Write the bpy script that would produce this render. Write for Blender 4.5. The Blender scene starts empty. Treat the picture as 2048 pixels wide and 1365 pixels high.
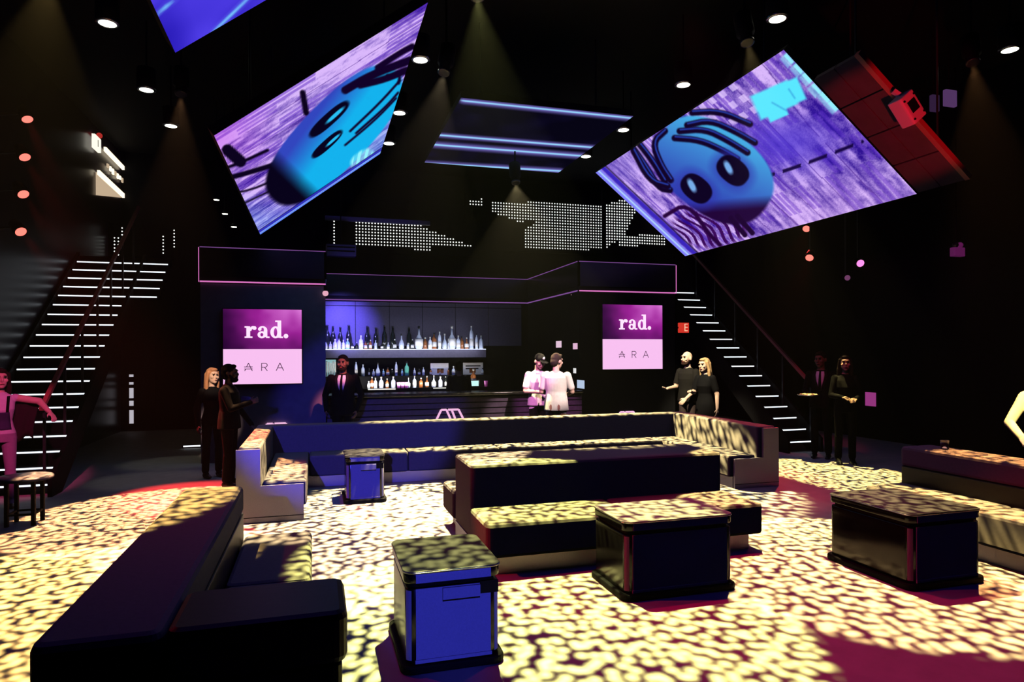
import bpy, bmesh, math, random
import numpy as np
from mathutils import Vector, Matrix

sc = bpy.context.scene
COL = sc.collection
PI = math.pi

# ------------------------------------------------------------------ camera
F, YAW, YH, ROLL, CAMZ = 1325.0, math.radians(16.43), 708.9, -0.00428, 1.78
fwd = np.array([math.sin(YAW), math.cos(YAW), 0.0])
rgt = np.array([math.cos(YAW), -math.sin(YAW), 0.0])
upv = np.array([0.0, 0.0, 1.0])
CPOS = np.array([0.0, 0.0, CAMZ])


def ray(px, py):
    x, y = px - 1024, py - 682.5
    cr, sr = math.cos(-ROLL), math.sin(-ROLL)
    x, y = cr * x - sr * y, sr * x + cr * y
    y -= YH - 682.5
    return fwd + rgt * x / F - upv * y / F


def onz(px, py, z):
    r = ray(px, py)
    return CPOS + r * (z - CAMZ) / r[2]


def ony(px, py, Y):
    r = ray(px, py)
    return CPOS + r * Y / r[1]


def onx(px, py, X):
    r = ray(px, py)
    return CPOS + r * X / r[0]


def proj_np(P):
    d = P - CPOS
    z = d @ fwd
    x = F * (d @ rgt) / z
    y = -F * (d @ upv) / z + YH - 682.5
    cr, sr = math.cos(ROLL), math.sin(ROLL)
    return 1024 + cr * x - sr * y, 682.5 + sr * x + cr * y


cam_d = bpy.data.cameras.new('camera')
cam = bpy.data.objects.new('camera', cam_d)
COL.objects.link(cam)
cam_d.sensor_width = 36
cam_d.lens = F / 2048 * 36
cam_d.shift_y = (YH - 682.5) / 2048
cam_d.clip_start, cam_d.clip_end = 0.05, 100
a = -ROLL
r2 = rgt * math.cos(a) - upv * math.sin(a)
u2 = upv * math.cos(a) + rgt * math.sin(a)
M = Matrix(((r2[0], u2[0], -fwd[0], 0), (r2[1], u2[1], -fwd[1], 0), (r2[2], u2[2], -fwd[2], CAMZ), (0, 0, 0, 1)))
cam.matrix_world = M
sc.camera = cam

# ------------------------------------------------------------------ view, world
sc.view_settings.view_transform = 'Standard'
sc.view_settings.look = 'None'
sc.view_settings.exposure = 0.0
sc.view_settings.gamma = 1.0
sc.view_settings.use_curve_mapping = False
w = bpy.data.worlds.new('world')
sc.world = w
w.use_nodes = True
w.node_tree.nodes['Background'].inputs[0].default_value = (0, 0, 0, 1)
w.node_tree.nodes['Background'].inputs[1].default_value = 0
# thin stage haze fills the whole room
hz = w.node_tree.nodes.new('ShaderNodeVolumeScatter')
hz.inputs['Density'].default_value = 0.00035
hz.inputs['Anisotropy'].default_value = 0.25
w.node_tree.links.new(hz.outputs[0], w.node_tree.nodes['World Output'].inputs['Volume'])
cy = sc.cycles
cy.adaptive_threshold = 0.03
cy.max_bounces = 4
cy.diffuse_bounces = 0
cy.glossy_bounces = 2
cy.transmission_bounces = 3
cy.volume_bounces = 0
cy.transparent_max_bounces = 6
cy.sample_clamp_indirect = 2.0


# ------------------------------------------------------------------ lights
def spot(name, src, tgt, radius, power, color, blend=0.12, gobo=None, size=0.03):
    """stage spotlight; radius = beam radius where it meets its target; gobo = (cells, seed, soft)"""
    d = bpy.data.lights.new(name, 'SPOT')
    o = bpy.data.objects.new(name, d)
    COL.objects.link(o)
    s, t = Vector(src), Vector(tgt)
    o.location = s
    o.rotation_euler = (t - s).to_track_quat('-Z', 'Y').to_euler()
    dist = (t - s).length
    d.spot_size = 2 * math.atan(radius / dist)
    d.spot_blend = blend
    d.energy = power
    d.color = color
    d.shadow_soft_size = size
    if gobo:
        cells, seed, lo, hi = gobo
        d.use_nodes = True
        nt = d.node_tree
        em = nt.nodes['Emission']
        tc = nt.nodes.new('ShaderNodeTexCoord')
        sep = nt.nodes.new('ShaderNodeSeparateXYZ')
        nt.links.new(tc.outputs['Normal'], sep.inputs[0])
        dx = nt.nodes.new('ShaderNodeMath'); dx.operation = 'DIVIDE'
        dy = nt.nodes.new('ShaderNodeMath'); dy.operation = 'DIVIDE'
        nt.links.new(sep.outputs[0], dx.inputs[0]); nt.links.new(sep.outputs[2], dx.inputs[1])
        nt.links.new(sep.outputs[1], dy.inputs[0]); nt.links.new(sep.outputs[2], dy.inputs[1])
        cb = nt.nodes.new('ShaderNodeCombineXYZ')
        nt.links.new(dx.outputs[0], cb.inputs[0]); nt.links.new(dy.outputs[0], cb.inputs[1])
        cb.inputs[2].default_value = seed
        vo = nt.nodes.new('ShaderNodeTexVoronoi')
        vo.voronoi_dimensions = '2D'
        vo.inputs['Scale'].default_value = cells
        vo.inputs['Randomness'].default_value = 0.8
        mp = nt.nodes.new('ShaderNodeVectorMath'); mp.operation = 'ADD'
        mp.inputs[1].default_value = (seed * 3.7, seed * 1.9, 0)
        nt.links.new(cb.outputs[0], mp.inputs[0])
        nt.links.new(mp.outputs[0], vo.inputs['Vector'])
        mr = nt.nodes.new('ShaderNodeMapRange')
        mr.interpolation_type = 'SMOOTHSTEP'
        mr.inputs['From Min'].default_value = lo
        mr.inputs['From Max'].default_value = hi
        mr.inputs['To Min'].default_value = 1.0
        mr.inputs['To Max'].default_value = 0.0
        nt.links.new(vo.outputs['Distance'], mr.inputs['Value'])
        nt.links.new(mr.outputs[0], em.inputs['Strength'])
    return o


CREAM = (1.0, 0.88, 0.5)
GOBO = [  # source, target on the floor, beam radius, power, colour, cells
    ((-2.3, 6.9, 5.2), (-2.15, 5.2, 0), 1.95, 11000, (1.0, 0.66, 0.2), 66),
    ((-1.7, 9.6, 5.2), (-1.6, 8.3, 0), 1.6, 11000, (1.0, 0.5, 0.22), 66),
    ((1.5, 8.0, 5.2), (0.4, 6.9, 0), 2.05, 11000, (1.0, 0.78, 0.46), 66),
    ((1.5, 6.2, 5.2), (1.4, 4.35, 0), 1.75, 11000, (0.92, 0.92, 0.3), 66),
    ((4.6, 6.3, 5.2), (4.4, 4.6, 0), 1.6, 11000, (1.0, 0.74, 0.3), 66),
    ((7.5, 9.4, 5.2), (6.8, 8.1, 0), 1.6, 9000, (1.0, 0.8, 0.28), 66),
    ((3.3, 10.9, 4.7), (3.2, 9.5, 0.4), 2.9, 14000, (1.0, 0.82, 0.4), 50),
    ((7.5, 6.0, 5.2), (6.4, 4.6, 0.4), 1.5, 9000, (1.0, 0.45, 0.16), 66),
]
for i, (s, t, r, p, c, n) in enumerate(GOBO):
    spot('gobo_light', s, t, r, p, c, 0.1, (n, i + 1.3, 0.18, 0.49))
# red and magenta wash over the dance floor
spot('red_wash', (-3.9, 8.0, 4.6), (2.0, 5.5, 0), 5.5, 170, (1.0, 0.0, 0.06), 0.8, None, 0.1)
spot('magenta_wash', (3.4, 5.6, 5.1), (3.2, 3.6, 0), 2.6, 300, (1.0, 0.0, 0.08), 0.7, None, 0.1)
spot('red_side_light', (-3.9, 6.0, 3.4), (2.8, 4.3, 0.3), 1.5, 500, (1.0, 0.02, 0.02), 0.4, None, 0.06)  # extra lamp without fixture, added to redden the box table corners
# narrow blue beam from behind the photographer
spot('blue_beam', (-1.5, -3.6, 3.0), (0.55, 9.5, 1.0), 1.55, 3000, (0.07, 0.06, 1.0), 0.4, None, 0.06)
spot('blue_table_beam', (0.75, -3.6, 1.9), (0.74, 3.7, 0.33), 0.42, 1050, (0.06, 0.07, 1.0), 0.3, None, 0.05)
spot('bar_blue_light', (0.4, 13.4, 2.88), (0.6, 15.1, 2.4), 0.9, 800, (0.16, 0.12, 1.0), 1.0, None, 0.05)  # separate blue spot added inside the recess to tint the bar panels


# ------------------------------------------------------------------ materials
def principled(name, col, rough=0.6, metal=0.0, spec=0.3, emit=None, estr=0.0, noise=0.0, nscale=20.0, bump=0.0, alpha=None, trans=0.0, ior=1.45):
    m = bpy.data.materials.new(name)
    m.use_nodes = True
    nt = m.node_tree
    b = nt.nodes['Principled BSDF']
    b.inputs['Base Color'].default_value = (*col, 1)
    b.inputs['Roughness'].default_value = rough
    b.inputs['Metallic'].default_value = metal
    b.inputs['Specular IOR Level'].default_value = spec
    b.inputs['IOR'].default_value = ior
    if trans:
        b.inputs['Transmission Weight'].default_value = trans
    if emit:
        b.inputs['Emission Color'].default_value = (*emit, 1)
        b.inputs['Emission Strength'].default_value = estr
    if noise or bump:
        tc = nt.nodes.new('ShaderNodeTexCoord')
        no = nt.nodes.new('ShaderNodeTexNoise')
        no.inputs['Scale'].default_value = nscale
        no.inputs['Detail'].default_value = 4
        nt.links.new(tc.outputs['Object'], no.inputs['Vector'])
        if noise:
            mx = nt.nodes.new('ShaderNodeMix')
            mx.data_type = 'RGBA'
            mx.inputs[6].default_value = (*[c * (1 - noise) for c in col], 1)
            mx.inputs[7].default_value = (*[min(1, c * (1 + noise)) for c in col], 1)
            nt.links.new(no.outputs['Fac'], mx.inputs[0])
            nt.links.new(mx.outputs[2], b.inputs['Base Color'])
        if bump:
            bp = nt.nodes.new('ShaderNodeBump')
            bp.inputs['Strength'].default_value = bump
            bp.inputs['Distance'].default_value = 0.01
            nt.links.new(no.outputs['Fac'], bp.inputs['Height'])
            nt.links.new(bp.outputs[0], b.inputs['Normal'])
    return m


def emission(name, col, strength):
    m = bpy.data.materials.new(name)
    m.use_nodes = True
    nt = m.node_tree
    nt.nodes.remove(nt.nodes['Principled BSDF'])
    e = nt.nodes.new('ShaderNodeEmission')
    e.inputs[0].default_value = (*col, 1)
    e.inputs[1].default_value = strength
    nt.links.new(e.outputs[0], nt.nodes['Material Output'].inputs[0])
    if strength < 1.45 or name == 'led_dots':
        m.cycles.emission_sampling = 'NONE'
    return m


def attr_emission(name, strength):
    m = emission(name, (1, 1, 1), strength)
    nt = m.node_tree
    at = nt.nodes.new('ShaderNodeAttribute')
    at.attribute_name = 'pic'
    nt.links.new(at.outputs['Color'], nt.nodes['Emission'].inputs[0])
    return m


MAT = dict(
    floor=principled('floor_stone', (0.5, 0.47, 0.43), 0.6, spec=0.05, noise=0.2, nscale=6, bump=0.02),
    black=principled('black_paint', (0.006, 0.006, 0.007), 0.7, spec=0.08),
    blackgloss=principled('black_gloss', (0.006, 0.006, 0.008), 0.25, spec=0.4),
    wallgloss=principled('dark_gloss_wall', (0.022, 0.014, 0.026), 0.3, spec=0.28, noise=0.4, nscale=3),
    barwall=principled('bar_panelling', (0.09, 0.08, 0.12), 0.5, spec=0.3, noise=0.25, nscale=30),
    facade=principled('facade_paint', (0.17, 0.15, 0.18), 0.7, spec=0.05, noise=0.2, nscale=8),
    vinyl=principled('vinyl_cushion', (0.25, 0.225, 0.19), 0.6, spec=0.03, noise=0.15, nscale=40, bump=0.05),
    shadevinyl=principled('shaded_vinyl', (0.01, 0.008, 0.008), 0.45, spec=0.25, noise=0.2, nscale=25, bump=0.05),  # darker copy of the vinyl, shade put into the corner sofa parts
    laminate=principled('metallic_laminate', (0.6, 0.57, 0.6), 0.6, metal=0.0, spec=0.04, noise=0.15, nscale=120),
    plinth=principled('satin_metal_laminate', (0.5, 0.45, 0.55), 0.42, metal=0.55, spec=0.2, noise=0.12, nscale=90),
    steel=principled('brushed_steel', (0.5, 0.5, 0.52), 0.22, metal=1.0),
    darksteel=principled('dark_steel', (0.05, 0.05, 0.055), 0.35, metal=0.6),
    stone=principled('stone_top', (0.05, 0.048, 0.048), 0.35, spec=0.1, noise=0.6, nscale=14),
    led=emission('led_white', (0.85, 0.92, 1.0), 1.5),
    ledpink=emission('led_pink', (1.0, 0.25, 0.75), 0.7),
    ledpurple=emission('led_purple', (0.55, 0.2, 0.8), 0.35),
    warm=emission('warm_strip', (1.0, 0.85, 0.6), 1.6),
    lamp=emission('lamp_lens', (1.0, 1.0, 0.8), 6.0),
    redlamp=emission('red_lamp_lens', (1.0, 0.17, 0.13), 1.8),
    dots=emission('led_dots', (0.95, 1.0, 0.95), 1.6),
    picture=attr_emission('led_picture', 1.0),
    red=principled('red_painted', (0.6, 0.02, 0.03), 0.5),
    redlitrail=principled('red_lit_rail', (0.45, 0.12, 0.1), 0.4),  # red light on rails and frame bar is put into this colour
    glass=principled('clear_glass', (0.9, 0.92, 0.95), 0.05, trans=0.9, spec=0.5),
)


# ------------------------------------------------------------------ mesh helpers
class MB:
    def __init__(s):
        s.v, s.f = [], []

    def add(s, vs, fs):
        k = len(s.v)
        s.v += [tuple(map(float, p)) for p in vs]
        s.f += [tuple(i + k for i in f) for f in fs]
        return s

    def box(s, x0, x1, y0, y1, z0, z1):
        return s.add([(x0, y0, z0), (x1, y0, z0), (x1, y1, z0), (x0, y1, z0), (x0, y0, z1), (x1, y0, z1), (x1, y1, z1), (x0, y1, z1)],
                     [(0, 3, 2, 1), (4, 5, 6, 7), (0, 1, 5, 4), (1, 2, 6, 5), (2, 3, 7, 6), (3, 0, 4, 7)])

    def loft(s, rings, caps=True):
        n = len(rings[0])
        vs = [p for r in rings for p in r]
        fs = []
        for k in range(len(rings) - 1):
            for i in range(n):
                j = (i + 1) % n
                fs.append((k * n + i, k * n + j, (k + 1) * n + j, (k + 1) * n + i))
        if caps:
            fs.append(tuple(range(n))[::-1])
            fs.append(tuple((len(rings) - 1) * n + i for i in range(n)))
        return s.add(vs, fs)

    def rbox(s, x0, x1, y0, y1, z0, z1, r=0.04, seg=4, bev=0.015):
        r = min(r, (x1 - x0) / 2 - 1e-4, (y1 - y0) / 2 - 1e-4)
        bev = min(bev, (z1 - z0) / 2 - 1e-4, r * 0.95)

        def ring(ins, z):
            out = []
            rr = r - ins
            for cx, cyy, a0 in ((x1 - r, y1 - r, 0), (x0 + r, y1 - r, 90), (x0 + r, y0 + r, 180), (x1 - r, y0 + r, 270)):
                for k in range(seg + 1):
                    t = math.radians(a0 + 90 * k / seg)
                    out.append((cx + rr * math.cos(t), cyy + rr * math.sin(t), z))
            return out
        b = bev
        rings = [ring(b, z0), ring(b * 0.3, z0 + b * 0.3), ring(0, z0 + b), ring(0, z1 - b), ring(b * 0.3, z1 - b * 0.3), ring(b, z1)]
        return s.loft(rings)

    def cyl(s, p0, p1, r0, r1=None, n=12):
        r1 = r0 if r1 is None else r1
        p0, p1 = Vector(p0), Vector(p1)
        d = (p1 - p0).normalized()
        u = d.orthogonal().normalized()
        v = d.cross(u)
        ra = [p0 + (u * math.cos(2 * PI * i / n) + v * math.sin(2 * PI * i / n)) * r0 for i in range(n)]
        rb = [p1 + (u * math.cos(2 * PI * i / n) + v * math.sin(2 * PI * i / n)) * r1 for i in range(n)]
        return s.loft([ra, rb])

    def lathe(s, prof, c=(0, 0, 0), n=12):
        rings = [[(c[0] + r * math.cos(2 * PI * i / n), c[1] + r * math.sin(2 * PI * i / n), c[2] + z) for i in range(n)] for r, z in prof]
        return s.loft(rings)

    def ball(s, c, rx, ry=None, rz=None, n=12, m=8):
        ry = rx if ry is None else ry
        rz = rx if rz is None else rz
        rings = []
        for k in range(m + 1):
            t = PI * (k + 0.02) / (m + 0.04) - PI / 2
            rings.append([(c[0] + rx * math.cos(t) * math.cos(2 * PI * i / n), c[1] + ry * math.cos(t) * math.sin(2 * PI * i / n), c[2] + rz * math.sin(t)) for i in range(n)])
        return s.loft(rings)

    def bar(s, p0, p1, w, h):
        """square bar between two points, w sideways, h in height"""
        p0, p1 = Vector(p0), Vector(p1)
        d = (p1 - p0).normalized()
        side = d.cross(Vector((0, 0, 1)))
        side = Vector((1, 0, 0)) if side.length < 1e-5 else side.normalized()
        up = side.cross(d).normalized()
        q = [(-w / 2, -h / 2), (w / 2, -h / 2), (w / 2, h / 2), (-w / 2, h / 2)]
        return s.loft([[p0 + side * x + up * y for x, y in q], [p1 + side * x + up * y for x, y in q]])

    def prism(s, poly, fn, thick):
        """poly in 2-D, fn maps (x, y, depth) to 3-D"""
        n = len(poly)
        vs = [fn(x, y, 0) for x, y in poly] + [fn(x, y, thick) for x, y in poly]
        fs = [tuple(range(n)), tuple(range(2 * n - 1, n - 1, -1))]
        fs += [(i, i + n, (i + 1) % n + n, (i + 1) % n) for i in range(n)]
        return s.add(vs, fs)

    def build(s, name, mat, parent=None, smooth=False, kind=None, loc=None):
        me = bpy.data.meshes.new(name)
        me.from_pydata(s.v, [], s.f)
        bm = bmesh.new()
        bm.from_mesh(me)
        bmesh.ops.recalc_face_normals(bm, faces=bm.faces)
        bm.to_mesh(me)
        bm.free()
        if mat:
            me.materials.append(mat if not isinstance(mat, str) else MAT[mat])
        if smooth:
            me.polygons.foreach_set('use_smooth', [True] * len(me.polygons))
        o = bpy.data.objects.new(name, me)
        COL.objects.link(o)
        if parent:
            o.parent = parent
        if kind:
            o['kind'] = kind
        if loc:
            o.location = loc
        return o


def tag(o, label, cat, group=None):
    o['label'] = label
    o['category'] = cat
    if group:
        o['group'] = group
    return o


def thing(name, label, cat, loc=(0, 0, 0), rz=0.0, group=None):
    o = bpy.data.objects.new(name, None)
    COL.objects.link(o)
    o.empty_display_size = 0.1
    o.location = loc
    o.rotation_euler = (0, 0, rz)
    return tag(o, label, cat, group)


def struct(name, mb, mat):
    return mb.build(name, mat, kind='structure')


ORD = ['first', 'second', 'third', 'fourth', 'fifth', 'sixth', 'seventh', 'eighth', 'ninth', 'tenth', 'eleventh', 'twelfth',
       'thirteenth', 'fourteenth', 'fifteenth', 'sixteenth', 'seventeenth', 'eighteenth', 'nineteenth', 'twentieth'] + \
      ['twenty-' + k for k in ('first', 'second', 'third', 'fourth', 'fifth', 'sixth', 'seventh', 'eighth', 'ninth')] + \
      ['thirtieth'] + ['thirty-' + k for k in ('first', 'second', 'third', 'fourth', 'fifth', 'sixth', 'seventh', 'eighth', 'ninth')]

# ------------------------------------------------------------------ the room shell
XL, XR, YB, ZC = -4.42, 11.0, 17.6, 6.6
struct('floor', MB().box(XL, XR, -4.5, YB, -0.1, 0), 'floor')
struct('ceiling', MB().box(XL, XR, -4.5, YB, ZC, ZC + 0.1), 'black')
struct('wall_left', MB().box(XL - 0.1, XL, -4.5, YB, 0, ZC), 'wallgloss')
struct('wall_right', MB().box(XR, XR + 0.1, -4.5, YB, 0, ZC), 'black')
struct('wall_back', MB().box(XL, XR, YB, YB + 0.1, 0, ZC), 'black')
struct('wall_front', MB().box(XL, XR, -4.6, -4.5, 0, ZC), 'black')

YF, YR = 11.9, 15.1         # facade beside the bar, back of the bar recess
ZT0, ZT1 = 2.99, 3.56       # parapet of the mezzanine
XF0, XF1, XF2, XF3 = -1.83, 0.15, 4.86, 6.94
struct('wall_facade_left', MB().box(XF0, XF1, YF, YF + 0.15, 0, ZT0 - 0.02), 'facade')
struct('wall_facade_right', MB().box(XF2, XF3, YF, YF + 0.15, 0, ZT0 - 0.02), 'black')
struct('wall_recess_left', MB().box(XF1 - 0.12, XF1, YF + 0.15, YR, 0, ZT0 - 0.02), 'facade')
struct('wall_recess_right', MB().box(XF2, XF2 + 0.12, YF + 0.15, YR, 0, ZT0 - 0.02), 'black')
wrb = struct('wall_recess_back', MB().box(XF1 - 0.12, XF2 + 0.12, YR, YR + 0.12, 0, ZT0 - 0.02), 'black')
# wall panels over the bottle shelf
edges = [ony(px, 650, YR - 0.03)[0] for px in (649, 711, 779, 845, 911, 977, 1043)]
for k in range(6):
    MB().box(edges[k] + 0.006, edges[k + 1] - 0.006, YR - 0.035, YR, 1.98, 2.86).build('panel', 'barwall', wrb)
    MB().box(edges[k] + 0.006, edges[k + 1] - 0.006, YR - 0.035, YR, 2.875, 2.96).build('header_panel', 'barwall', wrb)
# mezzanine floor and its parapet
struct('floor_mezzanine_left', MB().box(XF0, XF1, YF, YB, ZT0 - 0.02, ZT0 + 0.1), 'black')
struct('floor_mezzanine_back', MB().box(XF1, XF2, YR, YB, ZT0 - 0.02, ZT0 + 0.1), 'black')
struct('floor_mezzanine_right', MB().box(XF2, XF3, YF, YB, ZT0 - 0.02, ZT0 + 0.1), 'black')
RIB = [(XF0, YF), (XF1, YF), (XF1, YR), (XF2, YR), (XF2, YF), (XF3, YF)]
pm = MB()
for (x0, y0), (x1, y1) in zip(RIB, RIB[1:]):
    pm.box(min(x0, x1) - 0.02, max(x0, x1) + 0.02, min(y0, y1) - 0.02, max(y0, y1) + 0.02, ZT0 + 0.1, ZT1)
struct('wall_parapet', pm, 'blackgloss')
n = 0
for k, ((x0, y0), (x1, y1)) in enumerate(zip(RIB, RIB[1:])):
    if k == 1:
        continue
    for z, hh, m in ((ZT0 + 0.01, 0.012, 'ledpink' if k in (0, 4) else 'ledpurple'), (ZT1 + 0.006, 0.006, 'ledpurple')):
        n += 1
        dx = -0.03 if k == 3 else 0
        dy = -0.03 if k != 3 else 0
        struct('trim_%d' % n, MB().box(min(x0, x1) - 0.004 + dx, max(x0, x1) + 0.004 + dx, min(y0, y1) - 0.004 + dy, max(y0, y1) + 0.004 + dy, z - hh, z + hh), m)
for x in (XF0 - 0.02, XF3 + 0.02):
    n += 1
    struct('trim_%d' % n, MB().box(x - 0.005, x + 0.005, YF - 0.034, YF - 0.02, ZT0, ZT1), 'ledpink')


# ------------------------------------------------------------------ staircases
def staircase(label, x0, x1, Y0, tread, z0, rise, n, rail_x, wide=None):
    t = thing('staircase', label, 'staircase', (0, 0, 0))
    for k in range(n):
        y, z = Y0 + tread * k, z0 + rise * k
        xa, xb = (x0, x1) if not wide or k < wide[0] else (x0, wide[1])
        st = MB().box(xa, xb, y, y + tread + 0.02, z - 0.05, z + 0.0).build('tread', 'blackgloss', t)
        MB().box(xa + 0.03, xb - 0.03, y - 0.012, y, z - 0.028, z - 0.007).build('led_strip', 'led', st)
        MB().box(xa, xb, y + tread - 0.01, y + tread + 0.005, z - 0.0, z + rise - 0.05).build('riser', 'blackgloss', t)
    y1, z1 = Y0 + tread * n, z0 + rise * n
    for x, mt in ((x0 - 0.05, 'black'), (x1, 'redlitrail')):
        m = MB()
        m.prism([(Y0 - 0.1, 0), (Y0 + 0.25, 0), (y1, z1 - 0.35), (y1, z1 + 0.02), (Y0 - 0.1, z0 + 0.05)], lambda a, b, d, x=x: (x + d, a, b), 0.05)
        m.build('stringer', 'black', t)
    # handrail on posts along one side
    MB().bar((rail_x, Y0 - 0.05, z0 + 0.95), (rail_x, y1, z1 + 0.95), 0.05, 0.05).build('handrail', 'redlitrail', t)
    for k in range(0, n + 1, 3):
        y, z = Y0 + tread * k + 0.05, z0 + rise * k
        MB().bar((rail_x, y, z - 0.05), (rail_x, y, z + 0.95), 0.03, 0.03).build('baluster', 'darksteel', t)
    return t


staircase('black open staircase with white lit tread edges against the left wall', -4.36, -3.26, 9.76, 0.24, 0.16, 0.18, 20, -3.34, (15, -2.75))
staircase('black staircase with white lit tread edges right of the bar', 8.03, 8.68, 9.95, 0.25, 0.2, 0.19, 17, 8.6)


# ------------------------------------------------------------------ LED screens with pictures
def vnoise(u, v, seed):
    rs = np.random.RandomState(seed)
    g = rs.rand(64, 64)
    iu, iv = np.floor(u).astype(int), np.floor(v).astype(int)
    fu, fv = u - iu, v - iv
    fu, fv = fu * fu * (3 - 2 * fu), fv * fv * (3 - 2 * fv)
    q = lambda a, b: g[a % 64, b % 64]
    return (q(iu, iv) * (1 - fu) + q(iu + 1, iv) * fu) * (1 - fv) + (q(iu, iv + 1) * (1 - fu) + q(iu + 1, iv + 1) * fu) * fv


def lin(c):
    c = np.asarray(c, float) / 255
    return np.where(c <= 0.04045, c / 12.92, ((c + 0.055) / 1.055) ** 2.4)


def seg_dist(x, y, pts):
    for _ in range(2 if len(pts) > 2 else 0):      # corner cutting
        q = [pts[0]]
        for (a0, b0), (a1, b1) in zip(pts, pts[1:]):
            q += [(a0 * 0.75 + a1 * 0.25, b0 * 0.75 + b1 * 0.25), (a0 * 0.25 + a1 * 0.75, b0 * 0.25 + b1 * 0.75)]
        pts = q + [pts[-1]]
    d = np.full(x.shape, 1e9)
    for (x0, y0), (x1, y1) in zip(pts, pts[1:]):
        dx, dy = x1 - x0, y1 - y0
        t = np.clip(((x - x0) * dx + (y - y0) * dy) / (dx * dx + dy * dy), 0, 1)
        d = np.minimum(d, np.hypot(x - x0 - t * dx, y - y0 - t * dy))
    return d


def ell(x, y, cx, cy_, a, b, ang):
    t = math.radians(ang)
    X = (x - cx) * math.cos(t) + (y - cy_) * math.sin(t)
    Y = -(x - cx) * math.sin(t) + (y - cy_) * math.cos(t)
    return (np.abs(X / a) ** 2.4 + np.abs(Y / b) ** 2.4) ** (1 / 2.4), X / a, Y / b


def blend(img, mask, col):
    mask = np.clip(mask, 0, 1)[:, None]
    return img * (1 - mask) + np.asarray(col, float) * mask


def soft(d, w):
    return np.clip(0.5 - d / w, 0, 1)


def city(u, v, x, y, seed, L, W):
    """abstract street backdrop: streaks and blocks in lavender and violet; u, v in metres"""
    u, v = v, u
    a_ = vnoise(u * 1.3, v * 9, seed)
    b_ = vnoise(u * 0.8 + 9, v * 3, seed + 1)
    c_ = vnoise(u * 11, v * 16, seed + 2)
    e_ = vnoise(u * 3.5, v * 22, seed + 5)
    g_ = np.random.RandomState(seed).rand(len(u))
    k = np.clip(0.4 * a_ + 0.35 * b_ + 0.22 * c_ + 0.25 * e_ + 0.14 * (g_ - 0.5), 0, 1)
    k = np.clip((k - 0.3) / 0.5, 0, 1)
    lo, hi = np.array([44, 14, 140]), np.array([218, 184, 252])
    img = lo + (hi - lo) * (k ** 0.9)[:, None]
    # rows of dark slots and thin board joints
    slot = (vnoise(np.floor(u * 2.2) * 1.7, np.floor(v * 5) * 2.3, seed + 7) > 0.62) & (np.sin(v * 62) > -0.3)
    img = blend(img, slot * 0.5, (92, 46, 190))
    img = blend(img, (np.abs(np.sin(v * 5.5 + 1.2 * b_)) < 0.05) * 0.6, (60, 20, 130))
    return img


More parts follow.
